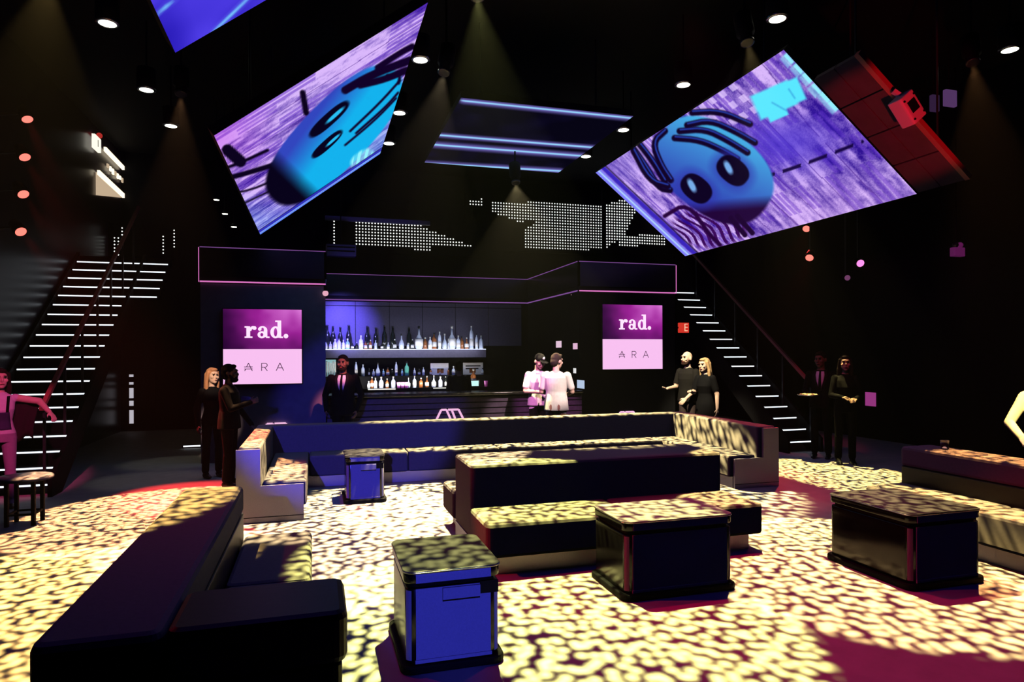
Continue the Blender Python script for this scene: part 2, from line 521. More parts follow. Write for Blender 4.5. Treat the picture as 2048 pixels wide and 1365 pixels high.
def paint_right(u, v, x, y, L, W):
    img = city(u, v, x, y, 3, L, W)
    # deep blue haze upper right, pink towards the near lower corner
    g = np.exp(-(((x - 1570) / 110) ** 2 + ((y - 285) / 60) ** 2))
    img = blend(img, g * 0.75, (72, 48, 205))
    g = np.clip((y - 330) / 200, 0, 1) * np.clip((x - 1480) / 200, 0, 1)
    img = blend(img, g * 0.7, (236, 190, 255))
    img = blend(img, np.clip((1345 - x) / 90, 0, 1) * np.clip((430 - y) / 90, 0, 1) * 0.35, (190, 170, 255))
    # window rows
    wr = ((np.sin(u * 26) > 0.1) & (np.sin(v * 30) > 0)).astype(float)
    z1 = soft(np.hypot((x - 1455) / 70, (y - 205) / 45) - 1, 0.2)
    img = blend(img, z1 * wr * 0.75, (225, 200, 255))
    z2 = soft(np.maximum(np.abs(u - (L - 0.85)) / 0.55, np.abs(v - 0.75) / 0.22) - 1, 0.1)
    # bright cyan block with lettering-like slabs
    for cx, cyy, aa, bb, an in ((1548, 200, 40, 26, -24), (1580, 186, 26, 24, -24), (1553, 222, 20, 16, -24)):
        t_ = math.radians(an)
        d = np.maximum(np.abs((x - cx) * math.cos(t_) + (y - cyy) * math.sin(t_)) / aa, np.abs(-(x - cx) * math.sin(t_) + (y - cyy) * math.cos(t_)) / bb)
        img = blend(img, soft(d - 1, 0.2), (90, 232, 255))
    for pts in ([(1545, 205), (1575, 222)], [(1578, 178), (1590, 196)]):
        img = blend(img, soft(seg_dist(x, y, pts) - 1.5, 3) * 0.7, (50, 150, 220))
    for (cx, cyy) in ((1630, 180), (1648, 196), (1664, 214), (1575, 120), (1594, 140), (1612, 158)):
        d = np.maximum(np.abs((x - cx) * 0.75 + (y - cyy) * -0.66) / 9, np.abs((x - cx) * 0.66 + (y - cyy) * 0.75) / 12)
        img = blend(img, soft(d - 1, 0.3) * (0.55 + 0.45 * (np.sin(u * 50) > -0.2)), (150, 240, 255))
    # dark beam across
    img = blend(img, soft(seg_dist(x, y, [(1535, 352), (1600, 332), (1725, 283)]) - 3.5, 2) * (np.sin(x * 0.12) > -0.6), (25, 8, 70))
    # crates and slats at the lower left
    low = soft(np.hypot((x - 1420) / 75, (y - 455) / 40) - 1, 0.3)
    img = blend(img, low * (np.sin(u * 30 + 3 * np.sin(v * 7)) > 0.15), (60, 10, 90))
    img = blend(img, soft(seg_dist(x, y, [(1330, 432), (1375, 405), (1420, 470), (1440, 490)]) - 4, 3), (40, 5, 60))
    # rounded blue form with two dark ovals
    d, X, Y = ell(x, y, 1428, 340, 128, 86, 37)
    t = np.clip(0.5 + 0.5 * (0.35 * X + Y), 0, 1)
    base = np.outer(1 - t, (70, 178, 232)) + np.outer(t, (46, 52, 172))
    low = np.clip((y - 398) / 26 + (x - 1440) / 300, 0, 1)
    base = base * (1 - low[:, None]) + np.array((34, 6, 58)) * low[:, None]
    m = soft(d - 1, 0.05)[:, None]
    img = img * (1 - m) + base * m
    # strands on both sides of the rounded blue form
    dark = (18, 4, 40)
    for pts in ([(1375, 250), (1420, 240), (1470, 262), (1510, 285)], [(1360, 262), (1410, 258), (1455, 280), (1495, 305)], [(1350, 276), (1400, 280), (1445, 300), (1475, 318)],
                [(1385, 225), (1440, 222), (1500, 248)], [(1262, 290), (1290, 330), (1318, 376), (1340, 380)], [(1276, 284), (1305, 320), (1330, 362)],
                [(1330, 262), (1305, 285), (1322, 330), (1342, 360)], [(1268, 302), (1300, 362), (1335, 372)]):
        dd = seg_dist(x, y, pts)
        img = blend(img, soft(dd - 6.5, 3), dark)
        img = blend(img, soft(np.abs(seg_dist(x, y, [(a + 1, b - 3) for a, b in pts])) - 1.6, 2) * 0.8, (40, 70, 190))
    for cx, cyy, aa, bb in ((1393, 377, 34, 24), (1466, 341, 35, 25)):
        d, X, Y = ell(x, y, cx, cyy, aa + 10, bb + 9, 40)
        img = blend(img, soft(d - 1, 0.5) * 0.6, (48, 50, 170))
        d, X, Y = ell(x, y, cx, cyy, aa, bb, 40)
        img = blend(img, soft(d - 1, 0.1), (14, 4, 36))
        d, X, Y = ell(x, y, cx - 9, cyy - 6, 14, 6, 62)
        img = blend(img, soft(d - 1, 0.6) * 0.9, (130, 190, 255))
    for pts in ([(1462, 436), (1490, 470)], [(1475, 432), (1505, 466)]):
        img = blend(img, soft(seg_dist(x, y, pts) - 5, 2), (30, 4, 50))
    # blue bands along the far edge
    e = L - u
    for e0, wd, c in ((0.0, 0.3, (130, 130, 250)), (0.12, 0.05, (190, 235, 255)), (0.3, 0.16, (58, 38, 190)), (0.45, 0.04, (10, 0, 40))):
        img = blend(img, soft(np.abs(e - e0 - wd * 0.3) - wd * 0.5, 0.06), c)
    return img


def paint_left(u, v, x, y, L, W):
    img = city(u, v, x, y, 11, L, W)
    g = np.clip(((x - 430) * 0.5 - (y - 300) * 1.0 + 120) / 200, 0, 1)
    pink = np.clip((560 - x) / 150, 0, 1) * np.clip((380 - y) / 100, 0, 1)
    img = blend(img, pink * 0.55, (205, 90, 235))
    cyan = np.clip((x - 600) / 160, 0, 1) * np.clip((y - 150) / 150, 0, 1)
    img = blend(img, cyan * 0.5, (110, 200, 255))
    lowc = np.clip((y - 380) / 60, 0, 1)
    img = blend(img, lowc * 0.45, (120, 175, 255))
    dark = (12, 3, 30)
    for pts, wd in (([(605, 185), (612, 225)], 6), ([(418, 345), (470, 330), (535, 300)], 3), ([(415, 365), (480, 350), (545, 330)], 5),
                    ([(455, 300), (480, 322)], 12), ([(616, 345), (618, 395)], 3.5), ([(450, 390), (520, 375), (600, 330)], 2), ([(470, 415), (560, 372)], 1.6)):
        img = blend(img, soft(seg_dist(x, y, pts) - wd, 3), dark)
    # long rounded blue form
    d, X, Y = ell(x, y, 668, 270, 178, 66, -46)
    t = np.clip(0.55 + 0.6 * X, 0, 1)
    sh = np.clip(-Y * 1.1 + 0.1 - 0.4 * X, 0, 1)
    base = np.outer(1 - sh, (20, 178, 238)) + np.outer(sh, (50, 70, 190))
    low = np.clip((-X - 0.55) * 5, 0, 1)
    base = base * (1 - low[:, None]) + np.array((8, 3, 26)) * low[:, None]
    m = soft(d - 1, 0.05)[:, None]
    img = img * (1 - m) + base * m
    for cx, cyy, aa, bb, an in ((658, 238, 52, 12, -42), (654, 288, 40, 9, -42)):
        d, X, Y = ell(x, y, cx, cyy, aa, bb, an)
        img = blend(img, soft(d - 1, 0.15), (8, 3, 30))
        d, X, Y = ell(x, y, cx + 12, cyy - 8, aa * 0.45, bb * 0.3, an)
        img = blend(img, soft(d - 1, 0.5), (40, 190, 245))
    for pts, wd in (([(690, 180), (740, 150), (820, 120)], 8), ([(720, 170), (770, 158), (812, 140)], 7), ([(755, 135), (800, 105), (825, 92)], 6),
                    ([(700, 262), (760, 205), (800, 160)], 2.2), ([(712, 266), (770, 215), (796, 185)], 2.2), ([(690, 290), (750, 240), (792, 196)], 2),
                    ([(775, 150), (800, 150), (797, 166)], 3)):
        img = blend(img, soft(seg_dist(x, y, pts) - wd, 3), (18, 2, 40))
    d, X, Y = ell(x, y, 725, 318, 26, 16, -36)
    img = blend(img, soft(d - 1, 0.3) * (0.5 + 0.5 * (np.sin(v * 40) > 0)), (150, 245, 255))
    e = L - u
    for e0, wd, c in ((0.0, 0.14, (100, 140, 255)), (0.13, 0.05, (170, 225, 255)), (0.2, 0.2, (50, 50, 190)), (0.36, 0.03, (8, 0, 30))):
        img = blend(img, soft(np.abs(e - e0 - wd * 0.3) - wd * 0.5, 0.06), c)
    return img


def paint_centre(u, v, x, y, L, W):
    img = np.zeros((len(x), 3)) + np.array((7, 5, 20))
    img = blend(img, np.clip((vnoise(u * 3, v * 3, 5) - 0.4), 0, 1) * 0.4, (30, 20, 90))
    for p0, p1, wd in (((926, 201), (1264, 236), 9), ((880, 270), (1190, 295), 7), ((868, 289), (1168, 312), 9), ((848, 326), (1122, 342), 8)):
        d = seg_dist(x, y, [p0, p1])
        img = blend(img, soft(d - wd * 0.55, wd) * 0.85, (150, 135, 240))
        img = blend(img, soft(d - 1.4, 2), (150, 220, 255))
    return img


def paint_blue(u, v, x, y, L, W):
    k = vnoise(u * 4, v * 4, 8)
    img = np.array((42, 28, 185)) + np.outer(k, (45, 40, 55))
    for p0, p1 in (((300, 38), (345, 0)), ((424, 66), (500, -10)), ((2030, 10), (2046, 90))):
        d = seg_dist(x, y, [p0, p1])
        img = blend(img, soft(d - 4, 8) * 0.6, (110, 140, 250))
        img = blend(img, soft(d - 1.5, 3), (120, 200, 255))
    return img


def led_screen(label, xi, zi, xo, zo, y0, y1, painter, nu, nv, group):
    """flat LED wall hung from the ceiling; inner edge (xi, zi), outer edge (xo, zo), from y0 to y1"""
    ib = Vector((xo - xi, 0, zo - zi))
    W = ib.length
    ib.normalize()
    nrm = Vector((ib.z, 0, -ib.x))
    if nrm.z > 0:
        nrm = -nrm
    t = thing('led_screen', label, 'screen', (0, 0, 0), 0, group)
    u = np.repeat(np.linspace(0, y1 - y0, nu), nv)
    v = np.tile(np.linspace(0, W, nv), nu)
    P = np.stack([xi + ib.x * v, y0 + u, zi + ib.z * v], 1)
    x, y = proj_np(P)
    img = lin(np.clip(painter(u, v, x, y, y1 - y0, W), 0, 255))
    idx = np.arange(nu * nv).reshape(nu, nv)
    q = np.stack([idx[:-1, :-1], idx[1:, :-1], idx[1:, 1:], idx[:-1, 1:]], -1).reshape(-1, 4)
    P = P + np.array(nrm) * 0.004
    me = bpy.data.meshes.new('display')
    me.from_pydata(P.tolist(), [], q.tolist())
    at = me.attributes.new('pic', 'FLOAT_COLOR', 'POINT')
    at.data.foreach_set('color', np.concatenate([img, np.ones((len(img), 1))], 1).astype(np.float32).ravel())
    me.materials.append(MAT['picture'])
    o = bpy.data.objects.new('display', me)
    COL.objects.link(o)
    o.parent = t
    # cabinet behind the picture and the rods it hangs from
    m = MB()
    A, B = Vector((xi, y0, zi)), Vector((xo, y0, zo))
    C_, D = Vector((xo, y1, zo)), Vector((xi, y1, zi))
    bk = -nrm * 0.09
    m.add([A, B, C_, D, A + bk, B + bk, C_ + bk, D + bk], [(0, 1, 2, 3), (7, 6, 5, 4), (0, 4, 5, 1), (1, 5, 6, 2), (2, 6, 7, 3), (3, 7, 4, 0)])
    m.build('cabinet', 'black', t)
    for f1 in (0.15, 0.85):
        for f2 in (0.15, 0.85):
            p = A + (D - A) * f1 + (B - A) * f2 + bk
            MB().cyl(p, (p.x, p.y, ZC), 0.012, None, 8).build('hanging_rod', 'darksteel', t)
    return t


ZS = 5.3
kz = (ZS - CAMZ) / (5.8 - CAMZ)
GS = 'led screens hung under the ceiling'
led_screen('tilted screen left of centre showing long cyan rounded form with dark ovals', 1.23 * kz, ZS, -1.02 * kz, CAMZ + (4.08 - CAMZ) * kz, 7.51 * kz, 13.43 * kz, paint_left, 300, 170, GS)
led_screen('tilted screen on the right showing blue rounded form with two dark ovals', 5.95 * kz, ZS, 8.18 * kz, CAMZ + (4.035 - CAMZ) * kz, 7.39 * kz, 13.55 * kz, paint_right, 320, 190, GS)
led_screen('flat dark screen overhead at the centre with four glowing blue lines', 2.18 * kz, ZS, 5.15 * kz, ZS, 10.15 * kz, 13.78 * kz, paint_centre, 160, 60, GS)
yl = onx(350, 105, -1.02 * kz)
led_screen('plain violet blue screen cut off at the top left corner', 1.23 * kz, ZS, -1.02 * kz, CAMZ + (4.08 - CAMZ) * kz, yl[1] - 2.0, yl[1], paint_blue, 60, 40, GS)
yl = onx(2046, 122, 8.18 * kz)
led_screen('blue screen just entering the top right corner', 5.95 * kz, ZS, 8.18 * kz, CAMZ + (4.035 - CAMZ) * kz, 2.2, 3.1, paint_blue, 30, 20, GS)


# ------------------------------------------------------------------ ceiling downlights
def downlight(label, x, y, z):
    t = thing('downlight', label, 'ceiling light', (x, y, z), 0, 'round downlights in rows under the ceiling')
    MB().lathe([(0.115, 0.0), (0.125, 0.0), (0.125, 0.3), (0.03, 0.34)], n=20).build('housing', 'black', t, True)
    MB().lathe([(0.1, -0.004), (0.118, -0.004), (0.128, 0.008), (0.128, 0.02), (0.1, 0.02)], n=24).build('rim', 'steel', t, True)
    MB().lathe([(0.001, -0.012), (0.07, -0.009), (0.1, -0.002), (0.1, 0.004)], n=20).build('lens', 'lamp', t, True)
    MB().cyl((0, 0, 0.33), (0, 0, ZC - z), 0.012, None, 8).build('hanging_rod', 'black', t)
    L_ = spot('downlight_beam', (x, y, z - 0.03), (x, y, 0), 0.9, 40, (1.0, 1.0, 0.82), 0.6, None, 0.05)
    return t


for px, py, lb in ((215, 47, 'round ceiling downlight nearest the top left corner, left row'), (293, 180, 'middle downlight of the left row'),
                   (342, 252, 'farthest downlight of the left row, above the stairs'), (841, 120, 'large bright downlight beside the upper right edge of the left screen'),
                   (799, 226, 'middle downlight right of the left tilted screen'), (778, 287, 'farthest downlight at the lower right corner of the left screen'),
                   (1555, 38, 'bright downlight above the top corner of the right screen'), (1367, 170, 'downlight above the upper edge of the right screen'),
                   (1247, 260, 'small downlight between the central and the right screen'), (1172, 313, 'farthest small downlight beside the right screen far corner'),
                   (2020, 100, 'downlight at the top right edge of the view')):
    p = onz(px, py, 5.6)
    downlight(lb, p[0], p[1], 5.6)


# ------------------------------------------------------------------ pattern projectors that throw the dappled light
PRL = ['above the left floor', 'above the left end of the back booth', 'beside the centre screen, left', 'above the nearest box table', 'above the right box table',
       'above the far right floor', 'in front of the bar recess', 'above the right sofa']
for (s_, t_, r_, p_, c_, n_), lb in zip(GOBO, PRL):
    pt = thing('pattern_projector', 'black pattern projector lamp hung under the ceiling ' + lb, 'stage light', s_, 0, 'pattern projectors')
    d = (Vector(t_) - Vector(s_)).normalized()
    q = d.to_track_quat('Z', 'Y').to_matrix().to_4x4()
    for nm, prof, mt in (('body', [(0.05, -0.42), (0.1, -0.4), (0.1, -0.16), (0.07, -0.14), (0.07, -0.03), (0.06, -0.03)], 'black'), ('lens_ring', [(0.06, -0.05), (0.075, -0.05), (0.075, -0.025), (0.06, -0.025)], 'darksteel')):
        m = MB().lathe(prof, n=16)
        m.v = [tuple(q @ Vector(v)) for v in m.v]
        m.build(nm, mt, pt, True)
    c0 = d * -0.25
    MB().cyl(c0, (c0.x, c0.y, (ZC if s_[2] > 5 else ZS - 0.006) - s_[2]), 0.015, None, 8).build('hanging_rod', 'black', pt)

# ------------------------------------------------------------------ wall spotlights
def wall_spot(label, pos, aim, mat='redlamp', col=(1.0, 0.05, 0.05), power=1600, rad=0.085, group='red stage spotlights', wallx=None, beam=0.7):
    t = thing('stage_spotlight', label, 'spotlight', tuple(pos), 0, group)
    d = (Vector(aim) - Vector(pos)).normalized()
    q = d.to_track_quat('Z', 'Y').to_matrix().to_4x4()

    def rot(m):
        m.v = [tuple(q @ Vector(v)) for v in m.v]
        return m
    rot(MB().lathe([(0.04, -0.24), (rad * 0.8, -0.22), (rad, -0.1), (rad, 0.0), (rad * 0.9, 0.0)], n=18)).build('housing', 'black', t, True)
    rot(MB().lathe([(0.001, 0.014), (rad * 0.6, 0.01), (rad * 0.9, -0.002), (rad * 0.9, -0.012)], n=18)).build('lens', mat, t, True)
    if wallx is not None:
        MB().bar(d * -0.12, (wallx - pos[0], -0.05, 0.02), 0.03, 0.03).build('bracket', 'darksteel', t)
    else:
        MB().bar(d * -0.12, d * -0.12 + Vector((0, 0, ZC - pos[2])), 0.03, 0.03).build('bracket', 'darksteel', t)
    spot('spotlight_beam', Vector(pos) + d * 0.03, aim, beam, power, col, 0.5, None, 0.04)
    return t


for k, (px, py) in enumerate(((55, 239), (50, 315), (47, 389), (42, 464))):
    p = onx(px, py, -4.05)
    wall_spot('red spotlight on the left wall, %s of four in the column' % ('topmost', 'second from top', 'third from top', 'lowest')[k], p,
              (p[0] + 0.62 + 0.1 * k, p[1] - 0.5 - 0.1 * k, p[2] - 1.25 + 0.08 * k), wallx=XL + 0.01, power=3200, beam=0.26)
for (px, py), lb, m in (((1613, 458), 'red spotlight just below the lower edge of the right screen', 'redlamp'), ((1619, 516), 'cream red spotlight below the other one right of the parapet', 'redlamp')):
    p = ony(px, py, 11.2 if py < 500 else 10.6)
    wall_spot(lb, p, (p[0] - 1.6, p[1] - 1.2, p[2] - 1.6), m, power=450)
p = ony(1721, 527, 10.6)
wall_spot('small round magenta spotlight high on the dark right side', p, (p[0] - 0.6, p[1] - 1.5, p[2] - 0.6), emission('magenta_lens', (1.0, 0.25, 0.7), 1.3), (1.0, 0.1, 0.5), 60, group=None)
p = ony(1695, 556, 10.2)
wall_spot('tiny dim violet spotlight below the magenta one', p, (p[0] - 0.9, p[1] - 1.5, p[2] - 0.3), emission('dim_lens', (0.5, 0.15, 0.4), 0.3), (1.0, 0.1, 0.5), 5, 0.06, group=None)

# unlit tiled ceiling panel in line with the right screen, its frame bar and the loudspeaker on it
xi, xo, zi, zo = 5.95 * kz, 8.18 * kz, ZS, CAMZ + (4.035 - CAMZ) * kz
ye = onx(1933, 362, xo)[1]
t = thing('ceiling_panel', 'dark red lit tiled panel extending the right screen', 'panel')
y1 = 7.39 * kz - 0.02
for r in range(1, 5):
    f0, f1 = r / 5 + 0.004, (r + 1) / 5 - 0.004
    for c in range(2):
        ya, yb = ye + (y1 - ye) * c / 2 + 0.006, ye + (y1 - ye) * (c + 1) / 2 - 0.006
        P = [Vector((xi + (xo - xi) * f, y, zi + (zo - zi) * f)) for f, y in ((f0, ya), (f1, ya), (f1, yb), (f0, yb))]
        bk = Vector((-(zo - zi), 0, xo - xi)).normalized() * 0.07
        if bk.z < 0:
            bk = -bk
        m = MB().add(P + [q_ + bk for q_ in P], [(0, 1, 2, 3), (7, 6, 5, 4), (0, 4, 5, 1), (1, 5, 6, 2), (2, 6, 7, 3), (3, 7, 4, 0)])
        m.build('tile', principled('tile_paint', (0.12, 0.09, 0.09), 0.6, spec=0.05, noise=0.3, nscale=5) if r + c == 1 else bpy.data.materials['tile_paint'], t)
MB().bar((xi + (xo - xi) * 0.2, ye - 0.03, zi + (zo - zi) * 0.2 + 0.02), (xo, ye - 0.03, zo + 0.02), 0.06, 0.06).build('frame_bar', 'redlitrail', t)
for f in (0.3, 0.9):
    x_, z_ = xi + (xo - xi) * f, zi + (zo - zi) * f
    MB().cyl((x_, ye + 0.2, z_ + 0.05), (x_, ye + 0.2, ZC), 0.012, None, 8).build('hanging_rod', 'darksteel', t)
spot('red_panel_light', (4.3, 2.8, 2.3), ((xi + xo) / 2 + 0.3, (ye + y1) / 2, (zi + zo) / 2), 0.95, 420, (1.0, 0.02, 0.04), 0.4, None, 0.05)  # added lamp without fixture, turns the tiled panel red
p = ony(1812, 218, ye - 0.16)
t = thing('loudspeaker', 'red lit white loudspeaker clamped on the bar of the tiled panel', 'speaker', tuple(p), 0)
w_ = principled('speaker_white', (0.7, 0.6, 0.55), 0.5)
m = MB().rbox(-0.1, 0.12, -0.09, 0.09, -0.17, 0.15, 0.03, 3, 0.012)
R_ = Matrix.Rotation(math.radians(-40), 4, 'Y')
m.v = [tuple(R_ @ Vector(v)) for v in m.v]
m.build('cabinet', w_, t)
m = MB().box(-0.05, 0.07, -0.094, -0.088, -0.06, 0.07)
m.v = [tuple(R_ @ Vector(v)) for v in m.v]
m.build('grille', 'black', t)
for q_ in ((-0.07, 0.1), (0.09, 0.1), (0.09, -0.12), (-0.07, -0.12)):
    m = MB().cyl((q_[0], -0.098, q_[1]), (q_[0], -0.088, q_[1]), 0.012, None, 8)
    m.v = [tuple(R_ @ Vector(v)) for v in m.v]
    m.build('bolt', 'black', t)
MB().bar((0, 0, 0.1), (-0.12, 0.05, 0.2), 0.05, 0.04).build('clamp', w_, t)

# emergency light with two lamp heads on the right, two small purple panels, lit sign boxes
p = ony(1915, 504, 8.6)
t = thing('emergency_light', 'dim magenta lit emergency light box with round lamp heads, right wall', 'emergency light', tuple(p))
mg = principled('pink_glow_plastic', (0.6, 0.2, 0.45), 0.5, emit=(0.45, 0.05, 0.35), estr=0.12)  # faint emission stands in for magenta light on the box
MB().rbox(-0.12, 0.12, -0.05, 0.05, -0.08, 0.07, 0.02, 3, 0.01).build('box', mg, t)
for x_ in (-0.07, 0.03):
    MB().ball((x_, -0.02, 0.11), 0.05).build('lamp_head', mg if x_ > 0 else 'darksteel', t, True)
MB().bar((0, 0.03, 0.05), (0, 0.03, ZC - p[2]), 0.02, 0.02).build('hanging_rod', 'black', t)
spot('magenta_side', (p[0] - 1.5, p[1] - 2.5, p[2] + 1.0), tuple(p), 0.6, 22, (1.0, 0.1, 0.8), 0.5, None, 0.05)
for k, (px, py, wd) in enumerate(((1869, 207, 0.07), (1900, 197, 0.11))):
    p = ony(px, py, 7.6)
    t = thing('small_panel', ('narrow dim mauve panel hanging right of the loudspeaker', 'violet lit square panel hanging farthest right near the ceiling')[k], 'panel', tuple(p))
    MB().rbox(-wd, wd, -0.03, 0.03, -0.12, 0.12, 0.015, 3, 0.008).build('panel_face', emission('violet_panel%d' % k, (0.28, 0.12, 0.4), 0.28 if k else 0.1), t)
    MB().cyl((0, 0.02, 0.1), (0, 0.02, ZC - p[2]), 0.01, None, 6).build('hanging_rod', 'black', t)

# ------------------------------------------------------------------ LED dot displays on the mezzanine


def inside(x, y, poly):
    c = False
    for (x0, y0), (x1, y1) in zip(poly, poly[1:] + poly[:1]):
        if (y0 > y) != (y1 > y) and x < (x1 - x0) * (y - y0) / (y1 - y0) + x0:
            c = not c
    return c


def dot_display(label, polys, Y, step, r, frame_pad=0.06):
    t = thing('led_mesh_display', label, 'led display')
    m = MB()
    xs = [ony(px, py, Y)[0] for pl in polys for px, py in pl]
    zs = [ony(px, py, Y)[2] for pl in polys for px, py in pl]
    x0, x1, z0, z1 = min(xs), max(xs), min(zs), max(zs)
    nx, nz = int((x1 - x0) / step), int((z1 - z0) / step)
    pp = [[(ony(px, py, Y)[0], ony(px, py, Y)[2]) for px, py in pl] for pl in polys]
    for i in range(nx + 1):
        for j in range(nz + 1):
            x, z = x0 + i * step, z0 + j * step
            if any(inside(x, z, q) for q in pp):
                m.add([(x - r, Y, z), (x, Y, z - r), (x + r, Y, z), (x, Y, z + r), (x, Y - r * 0.8, z)], [(0, 1, 4), (1, 2, 4), (2, 3, 4), (3, 0, 4)])
    m.build('led_dots', 'dots', t, kind='stuff')
    MB().box(x0 - frame_pad, x1 + frame_pad, Y + 0.005, Y + 0.05, z0 - frame_pad, z1 + frame_pad).build('backing', 'black', t)
    for f in (0.2, 0.8):
        x = x0 + (x1 - x0) * f
        MB().bar((x, Y + 0.05, (z0 + z1) / 2), (x, YB, (z0 + z1) / 2), 0.05, 0.05).build('mounting_arm', 'black', t)
    return t


dot_display('white dot led display above the bar, left block', [[(712, 440), (830, 447), (955, 497), (712, 490)], [(825, 488), (865, 490), (865, 505), (825, 505)], [(662, 440), (674, 440), (674, 487), (662, 487)]], 17.0, 0.077, 0.021)
dot_display('white dot led display above the bar, larger right block', [[(935, 399), (965, 398), (965, 412), (940, 410)], [(985, 402), (1205, 409), (1205, 500), (1050, 500), (1050, 460), (1075, 440), (1040, 445), (985, 425)]], 17.2, 0.077, 0.021)
dot_display('white dot led display half behind the right tilted screen', [[(1209, 409), (1290, 388), (1250, 470), (1209, 500)], [(1235, 470), (1330, 470), (1330, 492), (1235, 492)]], 16.8, 0.077, 0.024)
dot_display('sparse strings of white led dots above the left stairs', [[(214, 482), (218, 482), (218, 515), (214, 515)], [(228, 470), (238, 470), (238, 530), (228, 530)], [(240, 455), (250, 455), (250, 500), (240, 500)], [(322, 470), (328, 470), (328, 508), (322, 508)], [(343, 455), (350, 455), (350, 500), (343, 500)]], 16.6, 0.075, 0.018)
# ceiling beams and ledges of the mezzanine
a0, a1 = ony(650, 436, 16.4), ony(860, 447, 16.4)
tag(MB().bar(a0, a1, 0.08, 0.1).build('ceiling_beam', principled('beam_paint', (0.35, 0.32, 0.45), 0.5)), 'pale violet beam above the left led dot display', 'beam')
a0, a1 = ony(652, 510, 15.6), ony(712, 470, 15.6)
m = MB().rbox(a0[0], a1[0], 15.5, 15.9, a0[2] - 0.02, a0[2] + 0.24, 0.04, 3, 0.02)
t = thing('air_duct', 'dim violet box duct under the left led dot display', 'duct')
m.build('duct_body', principled('duct_metal', (0.2, 0.18, 0.3), 0.5), t)
for k in range(2):
    z = a0[2] + 0.07 + 0.09 * k
    MB().box(a0[0] + 0.03, a1[0] - 0.03, 15.49, 15.5, z, z + 0.03).build('vent_slot', 'black', t)
MB().cyl(((a0[0] + a1[0]) / 2, 15.7, a0[2] + 0.2), ((a0[0] + a1[0]) / 2, 15.7, ZC), 0.012, None, 8).build('hanging_rod', 'black', t)
spot('blue_mezzanine', (1.3, 13.2, 2.2), (1.2, 15.9, 4.3), 1.3, 45, (0.2, 0.15, 1.0), 0.8, None, 0.1)

# lit shelf niche high on the left wall
t = thing('lit_wall_niche', 'warm lit wall shelves high above the left stairs', 'shelf')
A0, A1 = onx(210, 298, XL + 0.06), onx(306, 398, XL + 0.06)
MB().bar(A0, A1, 0.05, 0.09).build('upper_light_strip', 'warm', t)
B0, B1 = onx(197, 345, XL + 0.06), onx(288, 430, XL + 0.06)
MB().bar(B0, B1, 0.05, 0.1).build('lower_light_strip', 'warm', t)
b0, b1 = onx(197, 372, XL + 0.02), onx(247, 396, XL + 0.02)
m = MB().prism([(B0[1], B0[2]), (b1[1] + 0.3, onx(247, 396, XL)[2]), (b1[1], b1[2]), (B0[1], onx(197, 395, XL)[2])], lambda p_, q_, d: (XL + 0.01 + d, p_, q_), 0.03)
m.build('lit_back_panel', emission('warm_dim', (1.0, 0.75, 0.5), 0.55), t)
for k in range(22):
    f = 0.06 + 0.9 * k / 21
    y_, z_ = A0[1] + (A1[1] - A0[1]) * f, A0[2] + (A1[2] - A0[2]) * f - 0.27
    hh = 0.06 + 0.05 * ((k * 7) % 5) / 5
    MB().box(XL + 0.03, XL + 0.06, y_ - 0.05, y_ + 0.05, z_ - hh, z_ + 0.02).build('lit_block', 'warm' if k % 3 else bpy.data.materials['warm_dim'], t)
p = onx(193, 287, XL + 0.07)
t = thing('exit_sign', 'small white lit sign with red lamp above it, left wall', 'sign', tuple(p))
MB().box(-0.03, 0.03, -0.2, 0.2, -0.14, 0.14).build('sign_box', emission('sign_white', (1.0, 0.95, 0.8), 1.1), t)
MB().box(0.03, 0.036, -0.02, 0.0, -0.07, 0.07).build('mark', 'black', t)
MB().ball((0.02, 0.12, 0.2), 0.06).build('lamp_head', emission('sign_red', (0.8, 0.05, 0.04), 0.5), t, True)
p = ony(1367, 656, 11.97)
t = thing('exit_sign', 'glowing red sign box beside the right stairs', 'sign', tuple(p))
MB().rbox(-0.11, 0.11, -0.04, 0.04, -0.1, 0.1, 0.015, 2, 0.006).build('sign_box', emission('exit_red', (0.9, 0.05, 0.03), 0.7), t)
m = MB().box(0.0, 0.015, -0.048, -0.04, -0.07, 0.08)
for zz in (-0.07, 0.0, 0.065):
    m.box(0.015, 0.07, -0.048, -0.04, zz, zz + 0.015)
m.build('letter', emission('exit_letter', (1.0, 0.6, 0.4), 1.0), t)
MB().bar((-0.1, 0.02, 0), (XF3 - p[0], 0.02, 0), 0.03, 0.03).build('bracket', 'black', t)


# ------------------------------------------------------------------ the two digital signs
def ring_poly(m, cx, cy_, ro, so, ri, si, fn, th, a0=0, a1=360, n=28):
    """annulus: outer radii ro, so; inner ri, si"""
    full = abs(a1 - a0) >= 360
    k = n if full else n + 1
    ang = [math.radians(a0 + (a1 - a0) * i / n) for i in range(k)]
    vs = [fn(cx + ro * math.cos(t), cy_ + so * math.sin(t), th) for t in ang] + [fn(cx + ri * math.cos(t), cy_ + si * math.sin(t), th) for t in ang]
    fs = [(i, (i + 1) % k, (i + 1) % k + k, i + k) for i in range(k if full else k - 1)]
    m.add(vs, fs)


def quad(m, x0, x1, y0, y1, fn, th):
    m.add([fn(x0, y0, th), fn(x1, y0, th), fn(x1, y1, th), fn(x0, y1, th)], [(0, 1, 2, 3)])


